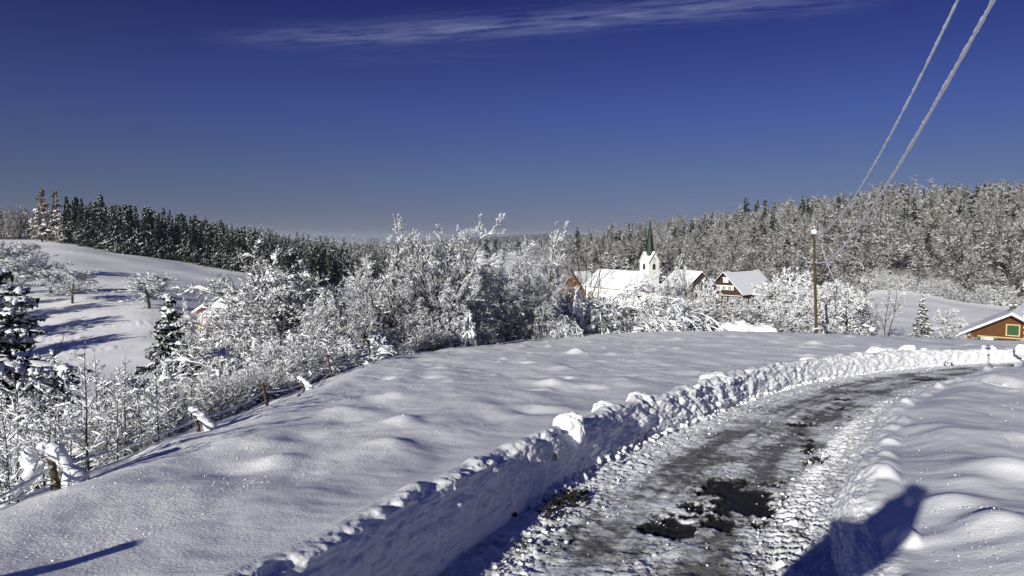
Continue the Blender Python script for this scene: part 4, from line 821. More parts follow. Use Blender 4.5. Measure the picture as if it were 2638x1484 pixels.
for (u, v, d, lab) in [(1585, 660, 262, 'snow-loaded spruce above the nave roof, larger of the pair left of the tower'), (1614, 668, 265, 'smaller snow-loaded spruce next to the church tower'), (1548, 684, 268, 'low snowy spruce above the barn roof, right one'), (1522, 680, 268, 'low snowy spruce above the barn roof, left one')]:
    put('s', SPR_HI[0], 9.0, u, v, d, 'churchyard_spruce', lab, 'spruce', None, 1.35)
# valley floor trees between the hedge and the hillside
forest(46, (1180, 2230), lambda u: (100, 240, 1.0) if u < 1440 else ((255, 268, 1.0) if u < 1800 else ((215, 232, 1.0) if u < 2010 else (110, 150, 1.0))), FDE, 9.0, (0.55, 0.85), 'valley_tree', 'frosted tree on the valley floor around the church hamlet', 'tree', 'frosted trees on the valley floor')
forest(60, (960, 1520), lambda u: (320, 760, 1.0), FDE+FDE+FSP[:2], 9.0, (0.9, 1.2), 'far_valley_tree', 'small distant frosted tree seen down the valley between the hills', 'tree', 'distant trees down the valley')
# the wood beyond what one can count: one object
def far_wood():
    mb = MB(); rg = np.random.default_rng(77); base = []
    for me in [FSP[0][1], FDE[0][1], FDE[3][1]]:
        n = len(me.vertices); co = np.empty(n*3, np.float32); me.vertices.foreach_get('co', co); co = co.reshape(-1, 3); nf = len(me.polygons); tot = np.empty(nf, np.int32); me.polygons.foreach_get('loop_total', tot); lv = np.empty(len(me.loops), np.int32); me.loops.foreach_get('vertex_index', lv)
        mi = np.empty(nf, np.int32); me.polygons.foreach_get('material_index', mi); st = np.empty(nf, np.int32); me.polygons.foreach_get('loop_start', st); qs = np.nonzero(tot == 4)[0]
        q = lv[st[qs][:, None]+np.arange(4)]; h = np.linalg.norm(co[q[:, 0]]-co[q[:, 2]], axis=1); keep = rg.permutation(len(q))[:1000]; q = q[keep]; mm = mi[qs][keep]
        u, inv = np.unique(q, return_inverse=True); c = co[u]; ctr = c.copy(); base.append((c, inv.reshape(-1, 4), mm))
    def blow(c, q, f):
        V = c[q]; m = V.mean(1, keepdims=True); V = m+(V-m)*f; return V.reshape(-1, 3), np.arange(len(V)*4).reshape(-1, 4)
    base = [(*blow(c, q, 2.2), m) for c, q, m in base]
    def scatter(n, us, ds, hh, ks=(0, 1, 2), wd=1.0):
        for _ in range(n):
            u = us[0]+(us[1]-us[0])*rg.random(); d = ds[0]*(ds[1]/ds[0])**rg.random(); x = (u-1319)/F*d; z = gz(x, d); c, q, m = base[ks[rg.integers(0, len(ks))]]; s = hh*(0.7+0.6*rg.random())*(1 if c is base[0][0] else 1.6); a = rg.random()*6.28
            R_ = np.array([[math.cos(a), -math.sin(a), 0], [math.sin(a), math.cos(a), 0], [0, 0, 1]]); mb.add((c*s*np.array([wd, wd, 1])) @ R_.T+np.array([x, d, z]), q, None, 0)
            mb.qm[-1] = np.where(m == 1, 2, 0 if c is base[0][0] else 1)
    scatter(260, (850, 1600), (650, 1500), 0.85); scatter(520, (160, 1040), (410, 700), 0.68, (0,), 1.5); scatter(220, (1500, 2750), (330, 500), 0.55, (1, 2), 1.1); scatter(110, (1480, 2700), (480, 640), 0.6)
    o = mb.build('distant_woods', [M['needle'], M['frost'], M['treesnow']], None, True); tag(o, kind='stuff')
far_wood()

# ------------------------------------------------------------------ buildings
def frame(loc, ax):
    """Empty whose local +x points along the plan direction ax"""
    return loc, math.atan2(ax[1], ax[0])
def gable_house(name, label, cat, ridge0, ridge1, halfw, drop, wall_h, wallm, roofm, over=0.5, gover=0.4, snow_t=0.35, group=None, gablem=None):
    """ridge0, ridge1: 3D ends of the ridge.  Local x runs along the ridge, z = 0 at the eaves' wall foot"""
    r0 = np.array(ridge0, float); r1 = np.array(ridge1, float); L = math.hypot(r1[0]-r0[0], r1[1]-r0[1]); ang = math.atan2(r1[1]-r0[1], r1[0]-r0[0])
    base = r0[2]-drop-wall_h; o = empty(name, (r0[0], r0[1], base), ang); tag(o, label, cat, group)
    w = MB(); e = wall_h; rz = wall_h+drop
    w.prism([(-halfw, 0), (halfw, 0), (halfw, e), (0, rz-0.02), (-halfw, e)], 0, 0, L); w.build('wall', wallm, o)
    rf = MB(); sn = MB(); k = drop/halfw; hw = halfw+over; el = rz-k*hw; th = 0.16
    for sgn in (-1, 1):
        rf.prism([(0, rz), (sgn*hw, el), (sgn*hw, el+th), (0, rz+th)], 0, -gover, L+gover)
    roof = rf.build('roof', roofm, o)
    rg = np.random.default_rng(len(label)); nx, ny = 40, 14          # uneven quilt of snow, one for both slopes
    for sgn in (-1, 1):
        X, T = np.meshgrid(np.linspace(-gover-0.05, L+gover+0.05, nx), np.linspace(0, 1, ny)); Yl = sgn*hw*1.02*T; Zt = rz+th-k*hw*1.02*T
        t = snow_t*(1+0.18*fbm(X*0.8, T*3+sgn*4, 3, 7))*np.clip(np.minimum((1-T)*9+0.35, 1), 0, 1)*np.clip(np.minimum((X+gover+0.05)*3, (L+gover+0.05-X)*3)+0.55, 0, 1)
        top = np.stack([X, Yl, Zt+t], -1).reshape(-1, 3); bot = np.stack([X, Yl, Zt+0.003], -1).reshape(-1, 3); idx = np.arange(nx*ny).reshape(ny, nx)
        q = np.stack([idx[:-1, :-1], idx[:-1, 1:], idx[1:, 1:], idx[1:, :-1]], -1).reshape(-1, 4); n = nx*ny; rim = np.concatenate([idx[0], idx[:, -1][1:], idx[-1][::-1][1:], idx[:, 0][::-1][1:]])
        side = np.stack([rim[:-1], rim[1:], rim[1:]+n, rim[:-1]+n], 1); sn.add(np.concatenate([top, bot]), np.concatenate([q, q[:, ::-1]+n, side]))
    s_ = sn.build('snow_layer', M['treesnow'], roof, False)
    return o, dict(L=L, e=e, rz=rz, hw=halfw, roof=roof, k=k)
def window(o, axis, c, h0, w, h, at0, out, frame_m, pane_m, name='window', fr=0.09, cross=True, shutters=None, shut_m=None, label=None, trim=0.0):
    """window on a plane: axis 0 -> plane x = at0 (spans y), axis 1 -> plane y = at0 (spans x); out = +-1"""
    def B(mb, a0, a1, z0, z1, d0, d1):
        lo, hi = sorted((at0+out*d0, at0+out*d1))
        if axis == 0: mb.box(lo, hi, a0, a1, z0, z1)
        else: mb.box(a0, a1, lo, hi, z0, z1)
    f = MB(); a0, a1 = c-w/2, c+w/2; z0, z1 = h0, h0+h
    B(f, a0-fr, a0, z0, z1, 0.003, 0.09); B(f, a1, a1+fr, z0, z1, 0.003, 0.09); B(f, a0-fr, a1+fr, z1, z1+fr, 0.003, 0.09); B(f, a0-fr, a1+fr, z0-fr, z0, 0.003, 0.11)
    if cross: B(f, c-fr*0.3, c+fr*0.3, z0, z1, 0.02, 0.075)
    fo = f.build(name, frame_m, o); p = MB(); B(p, a0, a1, z0, z1, 0.004, 0.04); p.build('pane', pane_m, fo)
    if shutters:
        s = MB()
        for (b0, b1) in shutters:
            B(s, b0, b1, z0, z1, 0.05, 0.085)
            n = max(2, int((b1-b0)/0.14))
            for i in range(1, n): x = b0+(b1-b0)*i/n; B(s, x-0.012, x+0.012, z0+0.01, z1-0.01, 0.085, 0.097)
        s.build('shutter', shut_m, fo)
    return fo

def church():
    A = np.array([0.5, -0.866]); Bv = np.array([0.866, 0.5])
    # --- tower
    c0 = unproj(1671, 700, 250); a = 5.0; corner = c0[:2]; ang = math.atan2(0.49, 0.872)          # right-hand face runs along this
    zt = lambda v: unproj(1671, v, 250)[2]; z_eave = zt(675); z_apex = zt(650.5); base = -34.0
    o = empty('village_church', (corner[0], corner[1], base), ang); tag(o, 'white village church with snowy nave roof and slim dark green spire over two clock faces', 'church')
    H = z_eave-base; G = z_apex-base; w = MB(); w.box(0, a, 0, a, 0, H); w.build('tower', M['whitewall'], o)
    g = MB()
    tri = [(0.01, H), (a-0.01, H), (a/2, G)]
    for (ax, p, q) in ((1, -0.0, 0.3), (1, a-0.3, a), (0, 0.0, 0.3), (0, a-0.3, a)): g.prism(tri, ax, p, q)
    g.build('gable', M['whitewall'], o)
    # cross-gabled little roofs under snow, eaves proud of the walls
    ov = 0.45; k = (G-H)/(a/2); zo = H-k*ov
    def saddle(t0, t1):
        mb = MB(); m_ = a/2
        for ax in (0, 1):
            for sg in (-1, 1):
                for (p0, p1) in ((-ov, a+ov),):
                    poly = [(m_, G+t0), (m_+sg*(m_+ov), zo+t0), (m_+sg*(m_+ov), zo+t1), (m_, G+t1)]
                    # keep only the half of each ridge that belongs to its own gable: clipped by the crossing slope
                    n = 12
                    for i in range(n):
                        f0, f1 = i/n, (i+1)/n
                        y0, y1 = m_+sg*(m_+ov)*f0, m_+sg*(m_+ov)*f1; h0, h1 = G-k*(m_+ov)*f0, G-k*(m_+ov)*f1
                        d0, d1 = (m_+ov)*f0, (m_+ov)*f1       # the other ridge covers |x-m| < |y-m|
                        for s2 in (-1, 1):
                            xa0, xa1 = m_+s2*d0, m_+s2*d1; xb = m_+s2*(m_+ov)
                            P = [(xa0, y0, h0), (xb, y0, h0), (xb, y1, h1), (xa1, y1, h1)]
                            if ax == 1: P = [(y, x, z) for x, y, z in P]
                            v = [(x, y, z+t0) for x, y, z in P]+[(x, y, z+t1) for x, y, z in P]
                            mb.add(v, [(0, 1, 2, 3), (4, 5, 6, 7), (0, 1, 5, 4), (1, 2, 6, 5), (2, 3, 7, 6), (3, 0, 4, 7)])
        return mb
    r = saddle(0.01, 0.12).build('tower_roof', M['stone'], o); saddle(0.125, 0.36).build('snow_layer', M['treesnow'], r)
    # --- spire: eight sides, slightly flared foot
    sp = MB(); zc = [(zt(659)-base, 2.25), (zt(651)-base, 1.92), (zt(640)-base, 1.62), (zt(610)-base, 0.98), (zt(580)-base, 0.38), (zt(568)-base, 0.16)]
    ring = lambda z, r: [(a/2+r*math.cos(math.pi/8+i*math.pi/4), a/2+r*math.sin(math.pi/8+i*math.pi/4), z) for i in range(8)]
    v = sum([ring(z, r) for z, r in zc], []); q = [(j*8+i, j*8+(i+1) % 8, (j+1)*8+(i+1) % 8, (j+1)*8+i) for j in range(len(zc)-1) for i in range(8)]
    sp.add(v, q); spo = sp.build('spire', M['copper'], o)
    kn = MB(); kn.add(*(lambda V, T: (V*np.array([0.22, 0.22, 0.12])+np.array([a/2, a/2, zt(569)-base]), None, T))(*ICO2)); kn.tube([(a/2, a/2, zt(569)-base), (a/2, a/2, zt(545)-base)], [0.07, 0.05], 6); kn.build('finial_rod', M['copper'], spo)
    bl_ = MB(); bl_.add(ICO2[0]*0.33+np.array([a/2, a/2, zt(561)-base]), None, ICO2[1]); bl_.build('gilded_ball', M['gold'], spo)
    cx = MB(); zc_ = zt(549)-base; rot = lambda v: np.stack([a/2+(v[:, 0]-a/2)*0.3+(v[:, 1]-a/2), a/2-(v[:, 0]-a/2)*0.95, v[:, 2]], 1)
    cx.box(a/2-0.07, a/2+0.07, a/2-0.05, a/2+0.05, zc_-0.75, zc_+0.85, fn=rot); cx.box(a/2-0.55, a/2+0.55, a/2-0.05, a/2+0.05, zc_+0.1, zc_+0.24, fn=rot); cx.build('cross', M['gold'], spo)
    # --- clocks, belfry openings, small window on the two visible faces
    def disc(mb, cx_, cz, r, d0, d1, face, n=28, m=0):
        pts = [(cx_+r*math.cos(i*2*math.pi/n), cz+r*math.sin(i*2*math.pi/n)) for i in range(n)]; mb.prism(pts, 1 if face == 'r' else 0, -d1, -d0, m)
    def bar(mb, p, q, wd, d0, d1, face, m=0):
        p = np.array(p); q = np.array(q); t = q-p; t = t/np.linalg.norm(t); nn = np.array([-t[1], t[0]])*wd/2; mb.prism([tuple(p-nn), tuple(q-nn), tuple(q+nn), tuple(p+nn)], 1 if face == 'r' else 0, -d1, -d0, m)
    for face in ('r', 'l'):
        m_ = a/2; cz = zt(669.5)-base; R_ = 0.92
        ck = MB(); disc(ck, m_, cz, R_, 0.003, 0.04, face); ck_o = ck.build('clock_face', M['dial'], o)
        mk = MB()
        for i in range(12):
            t = i*math.pi/6; bar(mk, (m_+math.cos(t)*R_*0.68, cz+math.sin(t)*R_*0.68), (m_+math.cos(t)*R_*0.95, cz+math.sin(t)*R_*0.95), 0.17, 0.045, 0.06, face)
        mk.build('hour_marks', M['black'], ck_o)
        sgn = 1 if face == 'r' else -1
        hd = MB(); bar(hd, (m_, cz), (m_-0.45*sgn*0.55, cz+0.42), 0.13, 0.065, 0.08, face); bar(hd, (m_, cz), (m_-0.04*sgn, cz+0.74), 0.10, 0.085, 0.10, face); hd.build('clock_hand', M['black'], ck_o)
        def arch(cx_, z0, z1, hw_): return [(cx_-hw_, z0), (cx_+hw_, z0), (cx_+hw_, z1)]+[(cx_+hw_*math.cos(t), z1+hw_*math.sin(t)) for t in np.linspace(0.3, math.pi-0.3, 7)]+[(cx_-hw_, z1)]
        f_ = MB(); f_.prism(arch(m_, zt(695.5)-base, zt(684)-base, 0.80), 1 if face == 'r' else 0, -0.05, -0.003); fo = f_.build('belfry_window', M['stone'], o)
        f_ = MB(); f_.prism(arch(m_, zt(694.3)-base, zt(684)-base, 0.53), 1 if face == 'r' else 0, -0.075, -0.053); f_.build('louvre_opening', M['black'], fo)
    f_ = MB(); f_.box(m_-0.1, m_+0.5, -0.04, -0.003, zt(707)-base, zt(701.5)-base); f_.build('small_window', M['stone'], o)
    # --- nave with hipped end: own corners in world space, turned into the tower's frame
    ca, sa = math.cos(ang), math.sin(ang)
    def loc(p): dx, dy = p[0]-corner[0], p[1]-corner[1]; return np.array([dx*ca+dy*sa, -dx*sa+dy*ca, p[2]-base])
    E = unproj(1656, 701, 237); zr = E[2]; back = E[:2]-A*25; z_e = zr-6.0; hw = 7.4
    P = lambda q, z: loc((q[0], q[1], z))
    hipc = E[:2]+A*7.4
    r0 = P(E[:2], zr); r1 = P(back, zr); cl = P(hipc-Bv*hw*0.62, z_e); crn = P(hipc+Bv*hw*0.62, z_e); sl_ = P(E[:2]-Bv*hw, z_e); sr = P(E[:2]+Bv*hw, z_e); bl0 = P(back-Bv*hw, z_e); br0 = P(back+Bv*hw, z_e)
    rm = MB(); up = np.array([0, 0, 1.0])
    def slab(mb, pts, t0, t1):
        n = len(pts); v = [p+up*t0 for p in pts]+[p+up*t1 for p in pts]; t = [(0, i, i+1) for i in range(1, n-1)]+[(n, n+i, n+i+1) for i in range(1, n-1)]; mb.add(v, [(i, (i+1) % n, (i+1) % n+n, i+n) for i in range(n)], t)
    faces = [[r1, r0, sl_, bl0], [r0, cl, sl_], [r0, crn, cl], [r0, sr, crn], [r1, br0, sr, r0]]
    for fc in faces: slab(rm, fc, -0.15, 0.0)
    ro = rm.build('nave_roof', M['tile'], o); sm = MB()
    for fc in faces: slab(sm, fc, 0.003, 0.28)
    sm.build('snow_layer', M['treesnow'], ro)
    wm = MB(); s_ = 0.93
    ctr = P(E[:2]-A*8, z_e); plan = [bl0, sl_, cl, crn, sr, br0]; n = len(plan); top = [ctr+(p-ctr)*np.array([s_, s_, 1])-up*0.12 for p in plan]; bot = [p*np.array([1, 1, 0]) for p in top]
    wm.add(top+bot, [(i, (i+1) % n, (i+1) % n+n, i+n) for i in range(n)]); wm.build('nave_wall', M['whitewall'], o)
church()

def barn():
    r0 = unproj(1480, 702.5, 262); r1 = unproj(1602, 702.5, 280); r1 = np.array([r1[0], r1[1], r0[2]])
    o, g = gable_house('wooden_barn', 'barn with glowing orange board gable and grey snow roof left of the church nave', 'barn', r0, r1, 6.2, 6.4, 4.5, M['orangewood'], M['tile'], over=0.5, gover=0.7, snow_t=0.28)
    b = MB()
    for z in (g['e']+0.1, g['e']+2.4): b.box(-0.09, -0.003, -4.6 if z < g['e']+1 else -2.4, 4.6 if z < g['e']+1 else 2.4, z, z+0.18)
    for y in np.linspace(-4.2, 4.2, 13): b.box(-0.05, -0.004, y-0.04, y+0.04, 0.3, g['rz']-g['k']*abs(y)-0.3)
    b.build('gable_boards', M['brownwood'], o)
barn()
def barn2():
    r0 = unproj(1806, 702, 212); r1 = unproj(1742, 702, 228); r1 = np.array([r1[0], r1[1], r0[2]])
    o, g = gable_house('dark_barn', 'dark board barn with half-shaded snow roof between the church tower and the chalet', 'barn', r0, r1, 4.6, 4.4, 4.5, M['darkwood'], M['tile'], over=0.6, gover=0.8, snow_t=0.25)
    b = MB()
    for y in np.linspace(-4.2, 4.2, 15): b.box(-0.05, -0.003, y-0.03, y+0.03, 0.3, g['rz']-g['k']*abs(y)-0.25)
    b.build('gable_boards', M['brownwood'], o)
barn2()
def chalet():
    r0 = unproj(1869.6, 703, 190); r1 = unproj(1950, 698, 203); r1 = np.array([r1[0], r1[1], r0[2]])
    o, g = gable_house('brown_chalet', 'brown timber chalet with steep snow roof and rows of small white windows in its gable', 'house', r0, r1, 5.3, 5.4, 4.2, M['brownwood'], M['darkwood'], over=0.55, gover=1.5, snow_t=0.22)
    zb = r0[2]-5.4-4.2; zz = lambda v, d=190: unproj(1870, v, d)[2]-zb
    for y in (0.95, 0.15): window(o, 0, -y+0.45, zz(727), 0.55, 1.15, -0.003, -1, M['whitepaint'], M['curtain'], fr=0.1)
    for k in range(6): window(o, 0, 2.15-k*0.86, zz(746), 0.5, 0.95, -0.003, -1, M['whitepaint'], M['curtain'] if k % 2 else M['glass'], fr=0.09)
    b = MB(); b.box(-0.14, -0.003, -2.9, 2.7, zz(736.4), zz(736.4)+0.16); b.box(-0.14, -0.003, -1.0, 1.0, zz(716), zz(716)+0.14); b.box(-0.14, -0.003, -4.8, 4.8, zz(761), zz(761)+0.14); b.build('white_ledge', M['whitepaint'], o)
    for k in range(5): window(o, 0, 3.4-k*1.7, zz(775), 0.8, 1.0, -0.003, -1, M['whitepaint'], M['glass'])
    window(o, 1, g['L']-3.0, g['e']-1.7, 1.0, 1.1, -5.3, -1, M['cream'], M['glass'], cross=False)
    rd = MB()
    rg = np.random.default_rng(5)
    for i in range(26): x = 2.5+i*0.52; rd.box(x, x+0.3+0.2*rg.random(), -0.22, 0.22, g['rz']+0.17, g['rz']+0.40+0.1*rg.random())
    rd.build('ridge_tiles', M['tile'], g['roof'])
    # low shed roof in front of the dark long wall
    s = MB(); s.box(g['L']*0.45, g['L']*0.98, -10.2, -7.4, 0.0, 1.5); sh = empty('garden_shed', o.location, o.rotation_euler.z); tag(sh, 'low snow-roofed shed in front of the dark chalet side', 'shed'); s.build('wall', M['darkwood'], sh)
    s = MB(); X, Yq = np.meshgrid(np.linspace(g['L']*0.42, g['L']*1.02, 24), np.linspace(-10.6, -7.0, 12)); Z = 1.75+0.5*np.sqrt(np.clip(1-((X-g['L']*0.72)/(g['L']*0.305))**2, 0, 1))*np.sqrt(np.clip(1-((Yq+8.8)/1.83)**2, 0, 1))
    idx = np.arange(X.size).reshape(X.shape); s.add(np.stack([X, Yq, Z], -1).reshape(-1, 3), np.stack([idx[:-1, :-1], idx[:-1, 1:], idx[1:, 1:], idx[1:, :-1]], -1).reshape(-1, 4)); s.box(g['L']*0.42, g['L']*1.02, -10.6, -7.0, 1.51, 1.74); s.build('roof', M['treesnow'], sh)
chalet()
def orange_house():
    ap = unproj(2607, 814, 75); d = np.array([ap[0], ap[1]])/math.hypot(ap[0], ap[1]); d = np.array([0.64, 0.77]); L = 9.0
    r0 = ap; r1 = np.array([ap[0]+d[0]*L, ap[1]+d[1]*L, ap[2]])
    o, g = gable_house('orange_house', 'rust orange house with green shutters and thick snow on its gable roof', 'house', r0, r1, 4.25, 2.35, 3.6, M['orangewall'], M['tile'], over=0.75, gover=0.8, snow_t=0.30)
    zb = ap[2]-2.35-3.6; zz = lambda v: unproj(2607, v, 75)[2]-zb; yy = lambda u: -(u-2607)/F*75/0.985
    zz_ = zz
    window(o, 0, yy(2610.5), zz(863), 1.05, 1.08, -0.003, -1, M['cream'], M['green'], fr=0.12, cross=False, shutters=[(yy(2610.5)-0.52, yy(2610.5)-0.01), (yy(2610.5)+0.01, yy(2610.5)+0.52)], shut_m=M['green'])
    z0 = zz(893); z1 = zz(872.5)
    b = MB(); b.box(-0.10, -0.003, yy(2634), yy(2536), z1+0.005, z1+0.13); b.build('lintel', M['cream'], o)
    for (c, w_) in ((2545, 0.01), ):
        window(o, 0, yy(2557), z0-0.4, 1.0, z1-z0+0.30, -0.003, -1, M['whitepaint'], M['curtain'], fr=0.07, shutters=[(yy(2557)+0.56, yy(2557)+1.06), (yy(2557)-1.06, yy(2557)-0.56)], shut_m=M['green'])
    window(o, 0, yy(2640), z0-0.4, 0.9, z1-z0+0.30, -0.003, -1, M['cream'], M['glass'], fr=0.07, shutters=[(yy(2640)+0.5, yy(2640)+1.0)], shut_m=M['green'])
    b = MB(); b.box(-0.06, -0.003, 4.02, 4.262, 0, g['e']-0.15); b.build('corner_trim', M['cream'], o)
    dr = MB(); dr.box(-0.05, -0.003, yy(2610)-0.55, yy(2610)+0.35, 0.1, z1-0.02); dr.build('door', M['brownwood'], o)
    c = unproj(2609, 800, 79); dx, dy = c[0]-r0[0], c[1]-r0[1]; an = o.rotation_euler.z; lx, ly = dx*math.cos(an)+dy*math.sin(an), -dx*math.sin(an)+dy*math.cos(an)
    zt = unproj(2609, 787, 79)[2]-zb; m = MB(); m.box(lx-0.3, lx+0.3, ly-0.3, ly+0.3, g['e'], zt); m.box(lx-0.36, lx+0.36, ly-0.36, ly+0.36, zt-0.16, zt-0.02); ch = m.build('chimney', M['brick'], g['roof'])
    m = MB(); 
    for (sx, sy) in ((-0.3, 0.2), (0.3, -0.2)): m.add(ICO2[0]*np.array([0.16, 0.2, 0.13])+np.array([lx+sx, ly+sy, zt+0.04]), None, ICO2[1])
    m.build('snow_cap', M['treesnow'], ch); m = MB(); m.tube([(lx, ly, zt-0.02), (lx, ly, zt+0.12)], [0.13, 0.11], 8); t = np.linspace(0, math.pi, 9); m.tube(np.stack([lx+0.12*np.cos(t), ly+0*t, zt+0.12+0.22*np.sin(t)], 1), [0.025]*9, 5); m.build('chimney_cowl', M['brick'], ch)
    # rear wing
    r0b = unproj(2716, 790, 86); r1b = r0b+np.array([1.8, 5.0, 0.0])*1.2
    gable_house('rear_wing', 'rear snow-covered roof rising behind the orange house chimney', 'house', r0b, r1b, 3.6, 2.1, 4.5, M['orangewall'], M['tile'], snow_t=0.3)
orange_house()
def cream_house():
    r0 = unproj(585, 763, 112); r1 = unproj(652, 766, 108); r1 = np.array([r1[0], r1[1], r0[2]])
    o, g = gable_house('cream_house', 'cream boarded house with red-brown window frames half hidden behind snowy fruit trees', 'house', r0, r1, 3.9, 2.6, 3.4, M['creamwall'], M['tile'], over=0.6, gover=0.3, snow_t=0.40)
    L = g['L']; lean = MB(); y0 = -3.9; e = g['e']; b = MB(); x0, x1 = -3.4, L; 
    b.box(-3.2, -0.003, -3.4, 3.2, 0, e-0.3); b.build('side_wing', M['creamwall'], o)
    rw = MB(); rw.prism([(-3.7, e-0.35), (0.0, e+1.3), (0.0, e+1.42), (-3.7, e-0.2)], 1, -4.0, 3.8); rwo = rw.build('wing_roof', M['redwood'], o); sw = MB(); sw.prism([(-3.75, e-0.19), (0.1, e+1.46), (0.1, e+1.85), (-3.75, e+0.15)], 1, -4.05, 3.85); sw.build('snow_layer', M['treesnow'], rwo)
    for k in range(6): window(o, 1, -2.9+0.52*k+0.1, e-1.95, 0.42, 1.5, -3.4, -1, M['redwood'], M['curtain'], fr=0.05, cross=False)
    for k in range(3): window(o, 1, 1.4+0.75*k, e-1.7, 0.6, 1.4, -3.9, -1, M['redwood'], M['glass'], fr=0.06)
    f = MB()
    for x in (-3.15, 0.02, L-0.1): f.box(x-0.06, x+0.08, -3.98 if x > -1 else -3.48, -3.903 if x > -1 else -3.403, 0, e-0.32)
    f.build('corner_trim', M['cream'], o)
    # fence-like lower terrace of the garden
    sh = unproj(600, 890, 60); s = empty('garden_shelter', (sh[0], sh[1], gz(sh[0], sh[1])), 0.25); tag(s, 'low grey-green shelter with snow on top, below the cream house', 'shed')
    hh = max(sh[2]-s.location.z, 1.5); m = MB(); m.box(-2.0, 2.0, -0.8, 0.8, -0.5, hh); m.build('wall', mat('grey_green_board', (0.12, 0.15, 0.12)), s); m = MB(); m.box(-2.2, 2.2, -1, 1, hh+0.003, hh+0.12); m.box(-2.15, 2.15, -0.95, 0.95, hh+0.123, hh+0.4); m.build('roof', M['treesnow'], s)
cream_house()

# ------------------------------------------------------------------ pole, cables, fence, posts
def snowy_cable(name, P, r, sr, label, cat, seed, parent=None, group=None):
    rg = np.random.default_rng(seed); P = np.asarray(P, float); n = len(P); o = empty(name, tuple(P[0])); tag(o, label, cat, group); Q = P-P[0]
    m = MB(); m.tube(Q, np.full(n, r), 5); m.build('wire', M['wire'], o)
    s = np.r_[0, np.cumsum(np.linalg.norm(np.diff(P, axis=0), axis=1))]; rr = sr*(1+0.30*perlin(s*1.7, s*0, seed)+0.30*perlin(s*5, s*0, seed+3)+0.12*perlin(s*15, s*0+2, seed))
    rr = np.maximum(rr, r*1.1); Q2 = Q.copy(); Q2[:, 2] += rr*0.55; m = MB(); m.tube(Q2, rr, 9); m.build('snow_sleeve', M['treesnow'], o, True); return o
def overhead(P0, P1, sag, n=700):
    t = np.linspace(0, 1, n)**1.0; C = P0+(P1-P0)*t[:, None]; C[:, 2] -= sag*4*t*(1-t); return C
PT = unproj(2097, 602, 62); PB = unproj(2104, 862, 62); PB[2] = gz(PB[0], PB[1])-0.3
def pole():
    o = empty('wooden_pole', tuple(PB)); tag(o, 'tall wooden utility pole with snow ball on top standing at the field crest', 'utility pole')
    v = PT-PB; m = MB(); ts = np.linspace(0, 1, 12); m.tube(v*ts[:, None], 0.145-0.045*ts, 12); m.build('shaft', M['polewood'], o, True)
    m = MB(); m.add(ICO3[0]*np.array([0.26, 0.26, 0.24])+v+np.array([0, 0, 0.16]), None, ICO3[1]); m.build('snow_cap', M['treesnow'], o, True)
    m = MB()
    for f, z in ((0.135, 0.0),):
        c = v*f; t = np.linspace(0.3, 2*math.pi+0.0, 14); m.tube(np.stack([c[0]+0.24*np.cos(t), c[1]+0.24*np.sin(t), c[2]+0.05*np.sin(3*t)], 1), np.full(14, 0.055), 7)
    m.build('snow_ring', M['treesnow'], o, True)
    for f, s in ((0.985, 1), (0.733, 1)):
        c = v*f; m = MB(); m.box(c[0]-0.2, c[0]+0.2, c[1]-0.05, c[1]+0.05, c[2]-0.04, c[2]+0.04); br_ = m.build('bracket', M['wire'], o); m = MB(); m.tube([(c[0]+0.12*s, c[1], c[2]), (c[0]+0.12*s, c[1], c[2]+0.2)], [0.05, 0.04], 8); m.build('insulator', M['whitepaint'], br_)
pole()
A0 = PB+(PT-PB)*0.985+np.array([0.12, 0, 0.1]); B0 = PB+(PT-PB)*0.733+np.array([0.0, -0.1, 0.05])
def ext(C, k): return np.vstack([C, [C[-1]+(C[-1]-C[-2])*i*12 for i in range(1, k)]])
snowy_cable('overhead_cable', ext(overhead(A0, np.array([7.24, 5.0, 11.59]), 2.85, 900), 12), 0.012, 0.040, 'upper overhead cable in a thick snow sleeve, from the pole top', 'cable', 3)
snowy_cable('overhead_cable', ext(overhead(B0, np.array([5.67, 5.0, 6.14]), 1.93, 900), 12), 0.012, 0.042, 'lower lumpy snow-covered cable fixed below the pole top', 'cable', 7)
p0 = unproj(2116, 632, 150); p1 = unproj(2196, 800, 92)
snowy_cable('service_cable', overhead(p0, p1, 1.4, 160), 0.02, 0.075, 'thin frosted service cable slanting down behind the pole', 'cable', 11)
